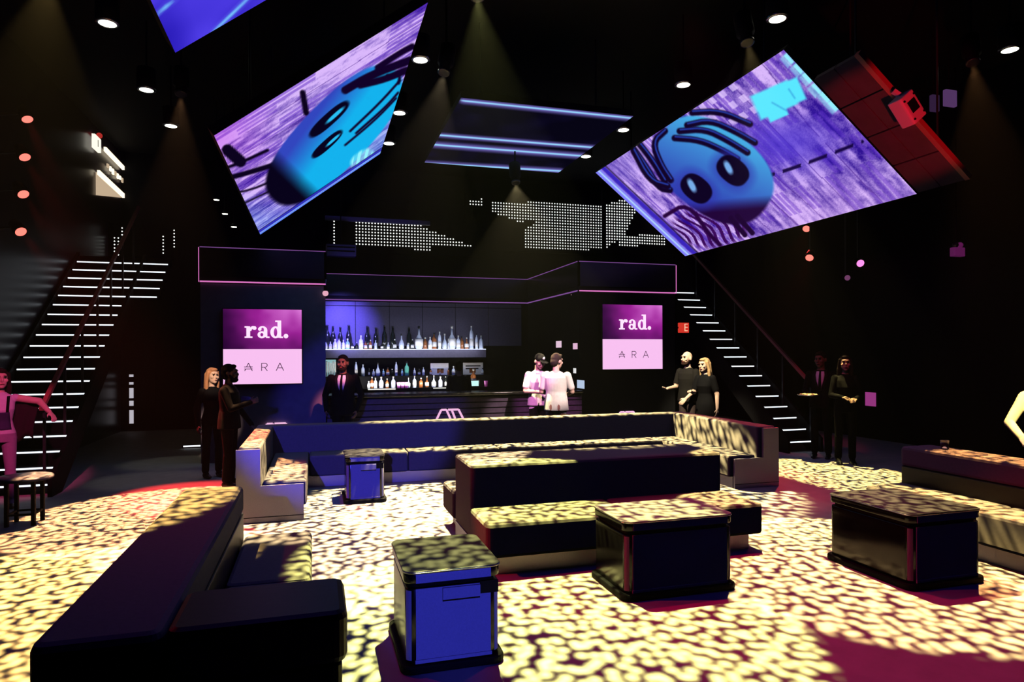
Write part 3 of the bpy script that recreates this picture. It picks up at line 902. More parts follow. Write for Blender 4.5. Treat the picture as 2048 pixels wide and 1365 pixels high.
def digital_sign(label, c0, c1, Y):
    """c0, c1: pixel corners top left, bottom right on plane Y"""
    P0, P1 = ony(*c0, Y), ony(*c1, Y)
    x0, x1, z1, z0 = P0[0], P1[0], P0[2], P1[2]
    W_, H_ = x1 - x0, z1 - z0
    t = thing('digital_sign', label, 'sign')
    MB().box(x0 - 0.012, x1 + 0.012, Y, Y + 0.08, z0 - 0.012, z1 + 0.012).build('housing', 'black', t)
    zm = z0 + H_ * 0.465
    MB().box(x0, x1, Y - 0.004, Y, z0, zm).build('lower_half', emission('sign_pale_pink', (1.0, 0.56, 0.93), 0.95), t)
    nu, nv = 40, 24
    u = np.repeat(np.linspace(0, 1, nu), nv)
    v = np.tile(np.linspace(0, 1, nv), nu)
    P = np.stack([x0 + W_ * u, np.full(u.shape, Y - 0.004), zm + (z1 - zm) * v], 1)
    k = np.clip(0.15 + 0.85 * (0.75 * u * v + 0.3 * np.exp(-((u - 0.55) / 0.35) ** 2) * (1.0 - np.abs(v - 0.55)) + 0.2 * u * (1 - v)) + 0.1 * (vnoise(u * 9, v * 6, 4) - 0.5), 0, 1)
    k = k * np.clip(0.25 + 2.2 * (u + 0.25 * v), 0, 1)
    img = np.array((28, 0, 40)) * (1 - k)[:, None] + np.array((255, 60, 235)) * k[:, None] + (np.clip(k - 0.55, 0, 1) * 2)[:, None] * np.array((0, 120, 20))
    img = lin(np.clip(img, 0, 255))
    idx = np.arange(nu * nv).reshape(nu, nv)
    q = np.stack([idx[:-1, :-1], idx[1:, :-1], idx[1:, 1:], idx[:-1, 1:]], -1).reshape(-1, 4)
    me = bpy.data.meshes.new('upper_half')
    me.from_pydata(P.tolist(), [], q.tolist())
    at = me.attributes.new('pic', 'FLOAT_COLOR', 'POINT')
    at.data.foreach_set('color', np.concatenate([img, np.ones((len(img), 1))], 1).astype(np.float32).ravel())
    me.materials.append(MAT['picture'])
    o = bpy.data.objects.new('upper_half', me)
    COL.objects.link(o)
    o.parent = t
    # lettering: slab-serif r a d and a full stop; unit = x-height
    xh = H_ * 0.158
    ox, oz = x0 + W_ * 0.268, z0 + H_ * 0.615
    fn = lambda a_, b_, d: (ox + a_ * xh, Y - 0.006 - d, oz + b_ * xh)
    pale = bpy.data.materials.get('sign_letter') or emission('sign_letter', (1.0, 0.7, 0.95), 1.15)
    m = MB()                                   # r
    quad(m, 0.14, 0.44, 0.1, 0.98, fn, 0); quad(m, 0.0, 0.62, 0.0, 0.13, fn, 0.0002); quad(m, 0.0, 0.3, 0.86, 0.99, fn, 0.0002)
    ring_poly(m, 0.68, 0.6, 0.32, 0.41, 0.14, 0.18, fn, 0.0001, 60, 180); ring_poly(m, 0.78, 0.84, 0.16, 0.16, 0.0, 0.0, fn, 0.0003)
    m.build('letter', pale, t)
    m = MB()                                   # a
    quad(m, 1.52, 1.8, 0.08, 0.7, fn, 0); quad(m, 1.7, 1.98, 0.0, 0.13, fn, 0.0002)
    ring_poly(m, 1.42, 0.66, 0.38, 0.35, 0.12, 0.22, fn, 0.0001, 0, 165); ring_poly(m, 1.2, 0.74, 0.14, 0.13, 0, 0, fn, 0.0003)
    ring_poly(m, 1.36, 0.28, 0.34, 0.3, 0.12, 0.15, fn, 0.0002)
    m.build('letter', pale, t)
    m = MB()                                   # d
    ring_poly(m, 2.46, 0.49, 0.42, 0.51, 0.14, 0.36, fn, 0.0001)
    quad(m, 2.62, 2.92, 0.02, 1.5, fn, 0); quad(m, 2.44, 2.7, 1.37, 1.5, fn, 0.0002); quad(m, 2.8, 3.06, 0.0, 0.13, fn, 0.0002)
    m.build('letter', pale, t)
    m = MB()
    ring_poly(m, 3.3, 0.17, 0.19, 0.19, 0, 0, fn, 0)
    m.build('full_stop', pale, t)
    # thin dark A R A, the first A crossed by two bars
    inkm = bpy.data.materials.get('sign_ink') or emission('sign_ink', (0.03, 0.0, 0.03), 1.0)
    hh = H_ * 0.105
    oz2 = z0 + H_ * 0.175

    def stroke(m, p, q, wd=0.085):
        p, q = Vector(p), Vector(q)
        d = (q - p).normalized() * wd / 2
        nn = Vector((-d.y, d.x))
        m.add([fn2(*(p + nn), 0), fn2(*(q + nn), 0), fn2(*(q - nn), 0), fn2(*(p - nn), 0)], [(0, 1, 2, 3)])
    for k, cx in enumerate((0.315, 0.515, 0.715)):
        fn2 = lambda a_, b_, d, cx=cx: (x0 + W_ * cx + a_ * hh, Y - 0.006, oz2 + b_ * hh)
        m = MB()
        if k == 1:
            stroke(m, (-0.32, 0), (-0.32, 1)); stroke(m, (-0.36, 0.96), (0.12, 0.96)); stroke(m, (-0.36, 0.46), (0.12, 0.46))
            ring_poly(m, 0.1, 0.71, 0.29, 0.29, 0.205, 0.205, lambda a_, b_, d: fn2(a_, b_, 0), 0, -90, 90, 12)
            stroke(m, (0.02, 0.46), (0.36, 0))
        elif k == 2:
            stroke(m, (-0.45, 0), (0, 1)); stroke(m, (0, 1), (0.45, 0)); stroke(m, (-0.24, 0.36), (0.3, 0.36))
        else:
            stroke(m, (-0.45, 0), (-0.34, 0.24)); stroke(m, (-0.22, 0.52), (0, 1)); stroke(m, (0, 1), (0.45, 0))
            stroke(m, (-0.52, 0.52), (0.5, 0.52)); stroke(m, (-0.5, 0.26), (0.5, 0.26))
        m.build('letter', inkm, t)
    return t


digital_sign('magenta and pale pink digital sign reading rad. and ARA, left of the bar', (446, 618), (604, 767), YF - 0.09)
digital_sign('magenta and pale pink digital sign reading rad. and ARA, right of the bar', (1205, 609), (1325, 738), YF - 0.09)


# ------------------------------------------------------------------ bar: counter, shelves, bottles
YC = 11.75
t = thing('bar_counter', 'dark slatted bar counter spanning the recess between the signs', 'bar counter')
MB().box(XF1 + 0.02, XF2 - 0.02, YC, YC + 0.14, 0, 1.04).build('front', 'black', t)
slm = principled('slat_timber', (0.07, 0.05, 0.08), 0.4, noise=0.3, nscale=15)
for k in range(9):
    z = 0.08 + 0.105 * k
    MB().box(XF1 + 0.02, XF2 - 0.02, YC - 0.025, YC, z, z + 0.085).build('slat', slm, t)
MB().rbox(XF1 + 0.02, XF2 - 0.02, YC - 0.12, YC + 0.55, 1.04, 1.09, 0.02, 2, 0.01).build('counter_top', 'blackgloss', t)
for px, py, s_, lb in ((900, 830.5, 1.0, 'pale pink lit angular logo on the bar front, middle and fully visible one'), (553, 849, 0.95, 'pale pink lit logo low on the left facade, mostly hidden by the booth'), (1254, 825, 0.9, 'pale pink lit logo low on the right facade, mostly hidden by the booth')):
    Yl_ = YC - 0.04 if px == 900 else YF - 0.03
    p = ony(px, py, Yl_)
    t = thing('bar_logo', lb, 'logo', (p[0], p[1], p[2] - (0.0 if px == 900 else 0.08)))
    lm = bpy.data.materials.get('logo_glow') or emission('logo_glow', (1.0, 0.55, 0.85), 0.9)
    e = 0.0105 * s_
    for poly in ([(-24, -9), (-15, 9), (-6, 9), (2, -9)], [(-3, 9), (15, 9), (24, -9)]):
        pts = [Vector((a_ * e, 0, b_ * e)) for a_, b_ in poly]
        m = MB()
        for q0, q1 in zip(pts, pts[1:]):
            m.bar(q0, q1, 0.02, 0.036 * s_)
        if len(poly) == 3:
            m.bar(Vector((3 * e, 0, 9 * e)), Vector((10 * e, 0, -9 * e)), 0.02, 0.036 * s_)
        m.build('logo_stroke', lm, t)

YS = 14.72
us = ony(648, 699, YS)
t = thing('bottle_shelf', 'upper back bar shelf with glowing front edge holding bottles', 'shelf')
xs0, xs1 = XF1 + 0.01, ony(972, 699, YS)[0]
MB().box(xs0, xs1, YS, YR - 0.04, us[2] - 0.19, us[2] - 0.012).build('shelf_board', 'barwall', t)
MB().box(xs0, xs1, YS, YR - 0.04, us[2] - 0.012, us[2]).build('light_panel', emission('shelf_glow', (0.75, 0.8, 1.0), 1.6), t)
ZU = us[2]
l1 = ony(735, 752, YR - 0.3)[2]
l2 = ony(735, 777, YS - 0.2)[2]
l3 = ony(735, 795, YS - 0.3)[2]
xl0, xl1 = ony(649, 760, YS)[0], ony(990, 760, YS)[0]
t = thing('back_bar_cabinet', 'tall dark back bar cabinet carrying the raised bottle tier', 'cabinet')
MB().box(xs0, xl1, YR - 0.42, YR - 0.04, 0.0, l1 - 0.01).build('upper_tier', 'black', t)
t = thing('back_bar_ledge', 'low dark bottle ledge in front of the back bar cabinet', 'ledge')
MB().box(xs0, xl1, YS - 0.3, YR - 0.42, 0.0, l2 - 0.01).build('ledge_block', 'black', t)
gl = emission('tier_glow', (1.0, 0.97, 0.9), 0.9)
MB().box(ony(734, 777, YS)[0], ony(788, 777, YS)[0], YS - 0.315, YS - 0.3, l2 - 0.035, l2 - 0.01).build('edge_light', gl, t)
MB().box(ony(862, 777, YS)[0], ony(893, 777, YS)[0], YS - 0.315, YS - 0.3, l2 - 0.03, l2 - 0.01).build('edge_light', gl, t)
for a_, b_ in ((734, 742), (747, 754), (759, 767), (784, 787), (851, 860), (864, 873), (878, 886)):
    xa, xb = ony(a_, 790, YS)[0], ony(b_, 790, YS)[0]
    MB().box(xa, xb, YS - 0.315, YS - 0.3, l3, l3 + 0.03).build('drawer_light', gl, t)
for z in (ZU, l2):
    ld = bpy.data.lights.new('shelf_light', 'AREA')
    lo = bpy.data.objects.new('shelf_light', ld)
    COL.objects.link(lo)
    ld.shape = 'RECTANGLE'
    ld.size, ld.size_y = 3.2, 0.06
    ld.energy = 11 if z == ZU else 13
    ld.color = (0.75, 0.8, 1.0) if z == ZU else (1.0, 0.95, 0.9)
    lo.location = ((xs0 + xs1) / 2, YS - 0.3, z + (0.02 if z == ZU else 0.1))
    lo.rotation_euler = (math.radians(100), 0, 0)

BM = {
    'dark': principled('bottle_dark_glass', (0.012, 0.016, 0.012), 0.12, spec=0.6),
    'clear': principled('bottle_clear_glass', (0.62, 0.68, 0.8), 0.15, spec=0.6, noise=0.2, nscale=30),
    'blue': principled('bottle_blue_glass', (0.25, 0.5, 0.75), 0.15, spec=0.6),
    'amber': principled('bottle_amber_glass', (0.35, 0.12, 0.04), 0.15, spec=0.6),
    'green': principled('bottle_green_glass', (0.15, 0.6, 0.4), 0.15, spec=0.6),
    'paper': principled('bottle_paper', (0.8, 0.77, 0.72), 0.7),
    'cap': principled('bottle_cap', (0.7, 0.68, 0.6), 0.4),
    'capdark': principled('bottle_cap_dark', (0.03, 0.03, 0.03), 0.4),
}
SHAPES = {
    'wine': [(0.3, 0), (0.33, 0.02), (0.33, 0.5), (0.28, 0.62), (0.13, 0.76), (0.12, 0.96), (0.14, 0.97), (0.14, 1.0)],
    'spirit': [(0.42, 0), (0.45, 0.02), (0.45, 0.58), (0.36, 0.68), (0.15, 0.76), (0.14, 0.92), (0.17, 0.93), (0.17, 1.0)],
    'squat': [(0.5, 0), (0.55, 0.03), (0.55, 0.55), (0.4, 0.68), (0.2, 0.74), (0.19, 0.9), (0.23, 0.91), (0.23, 1.0)],
    'slim': [(0.24, 0), (0.26, 0.02), (0.26, 0.62), (0.2, 0.74), (0.1, 0.82), (0.09, 0.95), (0.11, 0.96), (0.11, 1.0)],
    'flask': [(0.3, 0), (0.48, 0.08), (0.5, 0.3), (0.34, 0.5), (0.14, 0.64), (0.12, 0.9), (0.15, 0.92), (0.15, 1.0)],
}
BCACHE = {}


def bottle(x, y, z, h, kind, col, label, group, paper=True, capm='cap'):
    key = (kind, col, paper, capm, round(h, 2))
    wid = h * (0.35 if kind != 'wine' else 0.34)
    if key not in BCACHE:
        pr = [(r * wid, zz * h) for r, zz in SHAPES[kind]]
        meshes = []
        r0 = pr[2][0]
        for nm, m, mt in (('body', MB().lathe(pr[:6], n=12), BM[col]), ('cap', MB().lathe([(pr[5][0] * 1.1, pr[5][1] - 0.01), (pr[6][0], pr[6][1]), (pr[7][0], pr[7][1])], n=10), BM[capm])) + \
                ((('paper_label', MB().lathe([(r0 + 0.0005, h * 0.14), (r0 + 0.002, h * 0.14), (r0 + 0.002, h * 0.45), (r0 + 0.0005, h * 0.45)], n=12), BM['paper']),) if paper else ()):
            o = m.build(nm, mt, None, True)
            meshes.append((nm, o.data))
            bpy.data.objects.remove(o)
        BCACHE[key] = meshes
    t = thing('bottle', label, 'bottle', (x, y, z), 0, group)
    for nm, me in BCACHE[key]:
        o = bpy.data.objects.new(nm, me)
        COL.objects.link(o)
        o.parent = t
    return t


rnd = random.Random(4)
SX = 1 / 5.689
# tall dark bottles at the back of the upper shelf
for k, cx in enumerate((85, 150, 232, 328, 537, 637, 735, 830, 1015)):
    p = ony(640 + cx * SX, 699, YR - 0.115)
    top = (412 if k > 1 else 430)
    h = ony(640 + cx * SX, 580 + (400 + 12 * (k % 3)) * SX, YR - 0.115)[2] - ZU
    bottle(p[0], YR - 0.115, ZU, h, 'wine', 'dark', 'tall dark wine bottle, %s from the left in the back row, upper shelf' % ORD[k], 'dark bottles on the upper shelf', False, 'capdark')
UP = [(66, 585, 'squat', 'clear'), (120, 590, 'squat', 'clear'), (172, 560, 'squat', 'clear'), (218, 548, 'squat', 'clear'), (266, 570, 'spirit', 'clear'), (315, 555, 'squat', 'blue'), (370, 615, 'squat', 'dark'), (421, 595, 'spirit', 'dark'),
      (466, 520, 'spirit', 'clear'), (521, 580, 'squat', 'amber'), (574, 570, 'spirit', 'amber'), (635, 575, 'spirit', 'clear'), (705, 610, 'squat', 'dark'), (779, 600, 'squat', 'clear'),
      (850, 560, 'spirit', 'dark'), (930, 500, 'flask', 'clear'), (1000, 610, 'squat', 'clear'), (1056, 560, 'spirit', 'dark'), (1126, 415, 'flask', 'clear'), (1200, 540, 'squat', 'amber'),
      (1252, 535, 'spirit', 'clear'), (1302, 490, 'spirit', 'amber'), (1360, 475, 'slim', 'clear'), (1422, 500, 'flask', 'clear'), (1458, 590, 'slim', 'clear'), (1506, 410, 'flask', 'clear'), (1572, 520, 'spirit', 'clear'),
      (1618, 530, 'spirit', 'amber'), (1668, 540, 'flask', 'amber'), (1728, 410, 'slim', 'clear'), (1780, 500, 'slim', 'clear'), (1838, 520, 'spirit', 'clear')]
CN = {'clear': 'clear', 'blue': 'pale blue', 'dark': 'black', 'amber': 'amber', 'green': 'green'}
for k, (cx, ty, kind, col) in enumerate(UP):
    p = ony(640 + cx * SX, 699, YS + 0.09)
    h = max(0.14, ony(640 + cx * SX, 580 + ty * SX, YS + 0.09)[2] - ZU)
    bottle(p[0], YS + 0.065 + 0.06 * (k % 2), ZU, h, kind, col, '%s glass bottle, %s from the left in the front row, upper shelf' % (CN[col], ORD[k]), 'bottles in the front row of the upper shelf', k % 4 != 3, 'cap' if k % 3 else 'capdark')
L1 = [(412, 810, 'slim', 'clear'), (490, 850, 'spirit', 'clear'), (560, 890, 'slim', 'dark'), (610, 905, 'squat', 'clear'), (660, 830, 'flask', 'clear'), (722, 900, 'spirit', 'blue'), (772, 880, 'squat', 'amber'), (822, 900, 'squat', 'dark'), (868, 812, 'slim', 'clear'),
      (935, 930, 'spirit', 'blue'), (988, 820, 'spirit', 'green'), (1076, 890, 'spirit', 'clear'), (1130, 920, 'squat', 'dark'), (1178, 880, 'spirit', 'clear'), (1262, 930, 'squat', 'amber'), (1366, 900, 'slim', 'amber'),
      (1460, 900, 'spirit', 'amber'), (1520, 870, 'squat', 'clear'), (1850, 910, 'squat', 'clear')]
for k, (cx, ty, kind, col) in enumerate(L1):
    p = ony(640 + cx * SX, 752, YR - 0.25)
    h = max(0.14, ony(640 + cx * SX, 580 + ty * SX, YR - 0.25)[2] - l1)
    bottle(p[0], YR - 0.25, l1 - 0.01, h + 0.01, kind, col, '%s glass bottle, %s from the left on the raised tier under the shelf' % (CN[col], ORD[k]), 'bottles on the raised tier', k % 3 != 1, 'cap' if k % 2 else 'capdark')
L2 = [(556, 1040, 'squat', 'clear'), (595, 990, 'spirit', 'amber'), (632, 1000, 'spirit', 'clear'), (700, 990, 'squat', 'clear'), (765, 1010, 'spirit', 'amber'), (838, 985, 'squat', 'clear'), (1008, 1000, 'flask', 'clear'), (1080, 980, 'spirit', 'clear'),
      (1150, 1000, 'squat', 'amber'), (1222, 980, 'flask', 'amber'), (1296, 970, 'flask', 'clear'), (1375, 985, 'squat', 'clear'), (1430, 985, 'slim', 'dark'), (1752, 900, 'spirit', 'amber')]
for k, (cx, ty, kind, col) in enumerate(L2):
    yb = 777 if cx < 1700 else 764
    p = ony(640 + cx * SX, yb, YS - 0.17)
    h = max(0.14, ony(640 + cx * SX, 580 + ty * SX, YS - 0.17)[2] - l2)
    bottle(p[0], YS - 0.17 + 0.05 * (k % 2), l2 - 0.01, h + 0.01, kind, col, '%s glass bottle, %s from the left on the lowest bar tier' % (CN[col], ORD[k]), 'bottles on the lowest tier', k % 3 != 2, 'cap')
# posters, menu stack, till screen and pink cups on the back bar
for (a_, b_, c_, d_), lb in (((861, 727, 897, 753), 'white printed poster standing behind the bottles, left one'), ((926, 726, 966, 752), 'white printed poster behind the bartender, right one')):
    q0, q1 = ony(a_, b_, YR - 0.1), ony(c_, d_, YR - 0.1)
    t = thing('bar_poster', lb, 'poster')
    MB().box(q0[0], q1[0], YR - 0.11, YR - 0.1, l1 - 0.01, q0[2]).build('sheet', BM['paper'], t)
    H_ = q0[2] - l1
    for k in range(2):
        MB().box(q0[0] + 0.06, q1[0] - 0.06 - 0.05 * k, YR - 0.113, YR - 0.11, q0[2] - 0.09 - 0.06 * k, q0[2] - 0.06 - 0.06 * k).build('text_line', BM['capdark' if lb.endswith('right one') else 'cap'], t)
    MB().box(q0[0] + 0.15, q0[0] + 0.3, YR - 0.113, YR - 0.11, l1 + 0.03, l1 + 0.14).build('printed_picture', BM['amber'], t)
q0, q1 = ony(649, 720, YR - 0.2), ony(672, 751, YR - 0.2)
t = thing('menu_rack', 'pale cyan lit rack of upright cards at the left end of the bar', 'rack')
MB().box(q0[0] + 0.01, q1[0], YR - 0.2, YR - 0.17, l1 - 0.01, q0[2]).build('back_board', emission('cyan_board', (0.5, 0.9, 0.95), 0.5), t)
for k in range(5):
    xx = q0[0] + 0.03 + 0.045 * k
    MB().box(xx, xx + 0.03, YR - 0.25, YR - 0.24, l1 - 0.01 + 0.01 * (k % 2), q0[2] - 0.03 - 0.02 * (k % 3)).build('card', BM['paper'], t)
q0, q1 = ony(936, 762, YS - 0.15), ony(955, 772, YS - 0.15)
t = thing('till_screen', 'small pale cyan till screen in front of the bartender', 'screen')
MB().box(q0[0], q1[0], YS - 0.265, YS - 0.255, q1[2], q0[2]).build('display', emission('till_glow', (0.6, 1.0, 0.95), 1.0), t)
MB().box(q0[0] - 0.02, q1[0] + 0.02, YS - 0.255, YS - 0.22, q1[2] - 0.02, q0[2] + 0.02).build('casing', 'black', t)
MB().box(q0[0] + 0.05, q1[0] - 0.05, YS - 0.25, YS - 0.22, l2 - 0.01, q1[2] - 0.02).build('stand', 'black', t)
pk = principled('pink_glow_cup', (0.85, 0.3, 0.7), 0.4, emit=(0.8, 0.1, 0.5), estr=0.12)  # faint emission puts a pink glow into the cup colour
for k, (px, py) in enumerate(((798, 772), (805.5, 768), (813, 772), (972, 772))):
    p = ony(px, 777, YS - 0.23)
    t = thing('drinking_cup', ('pink cup at the left of the cluster on the bar', 'pink cup in the middle of the bar cluster', 'pink cup at the right of the bar cluster', 'violet cup beside the till at the bar end')[k], 'cup', (p[0], p[1], l2 - 0.01 if k != 1 else l2 - 0.01), 0, 'pink cups on the back bar')
    MB().lathe([(0.03, 0), (0.045, 0.13), (0.042, 0.13), (0.028, 0.006)], n=12).build('cup_wall', pk, t, True)
    MB().lathe([(0.001, 0.0), (0.03, 0.0), (0.03, 0.01)], n=12).build('cup_base', pk, t)
# small lit things in the dark right part of the bar
for k, (px, py, wd, hg, c_, lb) in enumerate(((1118, 689, 7, 7, (1.0, 0.7, 0.9), 'small pale pink lit box on the dark wall right of the bar'), (1151, 693, 5, 6, (1.0, 0.6, 0.85), 'tiny pink lit box beside the blue patch near the bar'),
                                             (1162, 769, 8, 8, (0.6, 0.75, 1.0), 'small pale blue lit monitor behind the man in the white shirt'), (1150, 742, 3, 5, (1.0, 1.0, 1.0), 'tiny white wall sign above the small monitor'))):
    p = onx(px, py, XF2 - 0.03)
    s_ = 13.0 / F
    t = thing('lit_box', lb, 'lit box')
    MB().box(XF2 - 0.04, XF2 - 0.03, p[1] - wd * s_ * 2.2, p[1] + wd * s_ * 2.2, p[2] - hg * s_, p[2] + hg * s_).build('lit_face', emission('lit_box%d' % k, c_, 0.75), t)
    MB().box(XF2 - 0.03, XF2, p[1] - wd * s_ * 2.3, p[1] + wd * s_ * 2.3, p[2] - hg * s_ * 1.1, p[2] + hg * s_ * 1.1).build('casing', 'black', t)
# dome lamps under the parapet
for (px, py), lb, yy in (((651, 587), 'small pink lit dome lamp at the left end above the bottle shelf', YF - 0.08), ((1147, 590), 'small pale pink dome lamp under the parapet right of the bar', YF + 0.4)):
    p = ony(px, py, yy)
    t = thing('dome_lamp', lb, 'lamp', tuple(p))
    MB().ball((0, 0, 0), 0.05).build('dome', emission('dome_pink', (1.0, 0.5, 0.65), 0.8), t, True)
    MB().cyl((0, 0, 0.03), (0, 0, ZT0 - 0.02 - p[2]), 0.03, None, 10).build('mount', 'black', t)

# small lights and lit slits in the dark background
for k, (px, py) in enumerate(((433, 400), (450, 428), (468, 454))):
    p = ony(px, py, 13.6)
    t = thing('pendant_light', 'tiny white pendant light left of the left screen, %s of three' % ('highest', 'middle', 'lowest')[k], 'light', tuple(p), 0, 'tiny pendant lights')
    MB().lathe([(0.03, 0.06), (0.06, 0.03), (0.06, 0.0), (0.05, 0.0)], n=14).build('housing', 'black', t, True)
    MB().lathe([(0.001, -0.006), (0.05, -0.004), (0.05, 0.006)], n=14).build('lens', 'lamp', t, True)
    MB().cyl((0, 0, 0.05), (0, 0, ZC - p[2]), 0.008, None, 6).build('hanging_rod', 'black', t)
dp = ony(263, 800, YB - 0.06)
dd = struct('door_1', MB().box(dp[0] - 0.5, dp[0] + 0.5, YB - 0.06, YB, 0, 2.1), 'blackgloss')
pane = emission('door_slit', (0.85, 0.8, 0.9), 0.55)
for z0_, z1_ in ((0.18, 0.5), (0.6, 0.72), (0.78, 1.02), (1.1, 1.16), (1.28, 1.34)):
    MB().box(dp[0] - 0.045, dp[0] + 0.045, YB - 0.066, YB - 0.06, z0_, z1_).build('pane', pane, dd)
p = onz(384, 893, 0.04)
t = thing('step_light', 'short white light bar on the floor beside the left facade', 'light', (p[0], p[1], 0))
MB().box(-0.15, 0.15, -0.012, 0.0, 0.03, 0.055).build('light_bar', 'led', t)
MB().box(-0.17, 0.17, 0.0, 0.05, 0.0, 0.06).build('housing', 'black', t)
p = onx(1742, 799, XR - 0.03)
t = thing('lit_box', 'small magenta glowing stand-in for an unidentified object, low on the dark right wall', 'lit box', tuple(p))
MB().box(-0.02, 0.0, -0.13, 0.13, -0.14, 0.14).build('lit_face', emission('magenta_stand_in', (0.8, 0.1, 0.55), 0.35), t)  # emission replaces the magenta light on an unidentified object
MB().box(0.0, 0.03, -0.18, 0.18, -0.18, 0.18).build('casing', 'black', t)

# ------------------------------------------------------------------ booth seating
BH, SH, CH = 0.8, 0.43, 0.15


def booth_u():
    """far booth: U open towards the camera, with laminate plinth and L-shaped end panels"""
    t = thing('booth_sofa', 'long U-shaped booth sofa at the back in front of the bar', 'sofa')
    X0, X1, Y0, Y1 = -0.82, 5.93, 7.5, 9.98
    bt, sd = 0.26, 0.46
    # backrests
    MB().rbox(X0 + 0.02, X1 - 0.02, Y1 - bt, Y1, CH, BH, 0.03, 3, 0.02).build('backrest', 'vinyl', t)
    MB().rbox(X0 + 0.02, X0 + bt - 0.02, Y0 + 0.04, Y1 - bt - 0.01, CH, BH, 0.03, 3, 0.02).build('backrest', 'vinyl', t)
    MB().rbox(X1 - bt - 0.05, X1 - 0.02, Y0 + 0.04, Y1 - bt - 0.01, CH, BH, 0.03, 3, 0.02).build('backrest', 'vinyl', t)
    # seat cushions along the back, one per metre or so, and the two returns
    xs = np.linspace(X0 + bt + sd, X1 - bt - sd - 0.03, 5)
    for a_, b_ in zip(xs, xs[1:]):
        MB().rbox(a_ + 0.004, b_ - 0.004, Y1 - bt - sd, Y1 - bt - 0.01, CH, SH, 0.03, 3, 0.025).build('seat_cushion', 'vinyl', t)
    for xa, xb in ((X0 + bt, X0 + bt + sd), (X1 - bt - sd - 0.03, X1 - bt - 0.06)):
        ys = np.linspace(Y0 + 0.04, Y1 - bt - 0.01, 3)
        for a_, b_ in zip(ys, ys[1:]):
            MB().rbox(xa, xb - 0.01, a_ + 0.004, b_ - 0.004, CH, SH, 0.03, 3, 0.025).build('seat_cushion', 'vinyl', t)
    # plinth
    for a_ in (MB().box(X0 + 0.03, X1 - 0.03, Y1 - bt - sd + 0.06, Y1 - 0.03, 0, CH), MB().box(X0 + 0.03, X0 + bt + sd - 0.06, Y0 + 0.05, Y1 - bt - sd + 0.055, 0, CH), MB().box(X1 - bt - sd + 0.04, X1 - 0.03, Y0 + 0.05, Y1 - bt - sd + 0.055, 0, CH)):
        a_.build('plinth', 'plinth', t)
    # end panels, L-shaped: tall beside the backrest, low beside the seat
    for s_, xo_ in ((1, X0), (-1, X1)):
        poly = [(0, 0), (0.68, 0), (0.68, SH - 0.04), (0.24, SH - 0.04), (0.24, BH - 0.02), (0, BH - 0.02)]
        MB().prism(poly, lambda a_, b_, d: (xo_ + s_ * a_, Y0 + d, b_), 0.035).build('end_panel', 'plinth', t)
        MB().box(min(xo_, xo_ + s_ * 0.68), max(xo_, xo_ + s_ * 0.68), Y0 - 0.004, Y0, 0.055, 0.062).build('panel_groove', 'black', t)
    return t


booth_u()

# middle double-sided unit
t = thing('booth_sofa', 'double-sided bench sofa with broad backrest in the middle of the floor', 'sofa')
X0, X1 = 1.28, 3.86
MB().rbox(X0 + 0.02, X1 - 0.02, 5.7, 6.42, CH, BH, 0.04, 4, 0.025).build('backrest', 'vinyl', t)
for a_, b_ in zip(np.linspace(X0, X1, 3), np.linspace(X0, X1, 3)[1:]):
    MB().rbox(a_ + 0.003, b_ - 0.003, 5.08, 5.7, CH, SH, 0.05, 4, 0.03).build('seat_cushion', 'vinyl', t)
    MB().rbox(a_ + 0.003, b_ - 0.003, 6.43, 7.0, CH, SH, 0.05, 4, 0.03).build('seat_cushion', 'vinyl', t)
MB().box(X0 + 0.1, X1 - 0.1, 5.17, 6.92, 0, CH).build('plinth', 'plinth', t)
MB().box(X0 + 0.02, X0 + 0.05, 5.72, 6.4, 0.02, CH).build('end_panel', 'plinth', t)
MB().box(X1 - 0.05, X1 - 0.02, 5.3, 6.4, 0.02, CH).build('end_panel', 'plinth', t)


def booth_l(label, sx, cx, y0, y1, yback):
    """corner sofa: back along the outer side, wrapping round the near end. sx=+1: outer side at smaller x"""
    t = thing('booth_sofa', label, 'sofa')
    X = lambda a_, b_: (min(cx + sx * a_, cx + sx * b_), max(cx + sx * a_, cx + sx * b_))
    x = X(0, 0.4)
    MB().rbox(*x, yback, y1, CH, BH - 0.2, 0.03, 3, 0.01).build('backrest', 'shadevinyl', t)
    x = X(-0.015, 0.4)
    MB().rbox(*x, y0, y1 + 0.01, BH - 0.2, BH, 0.05, 4, 0.03).build('backrest_cap', 'vinyl', t)
    x = X(0.405, 1.04)
    MB().rbox(*x, y0, yback, BH - 0.2, BH, 0.05, 4, 0.03).build('backrest_cap', 'shadevinyl', t)
    x = X(0, 1.02)
    MB().rbox(*x, y0 + 0.015, yback - 0.01, CH, BH - 0.2, 0.03, 3, 0.01).build('backrest', 'shadevinyl', t)
    ys = np.linspace(yback + 0.01, y1 - 0.02, 3)
    x = X(0.405, 0.89)
    for a_, b_ in zip(ys, ys[1:]):
        MB().rbox(*x, a_ + 0.003, b_ - 0.003, CH, SH, 0.05, 4, 0.03).build('seat_cushion', 'vinyl', t)
    x = X(0.05, 0.8)
    MB().box(*x, yback, y1 - 0.05, 0, CH).build('plinth', 'plinth', t)
    x = X(0.05, 0.95)
    MB().box(*x, y0 + 0.07, yback, 0, CH).build('plinth', 'black', t)
    return t


booth_l('dark corner sofa in the left foreground with high back', 1, -0.93, 2.6, 5.36, 3.04)
booth_l('dark corner sofa cut off by the right edge of the view', -1, 6.25, 2.7, 5.5, 3.12)


# ------------------------------------------------------------------ box tables
def highlight_mat():
    return bpy.data.materials.get('highlight_strip') or principled('highlight_strip', (0.45, 0.43, 0.45), 0.4, spec=0.3)


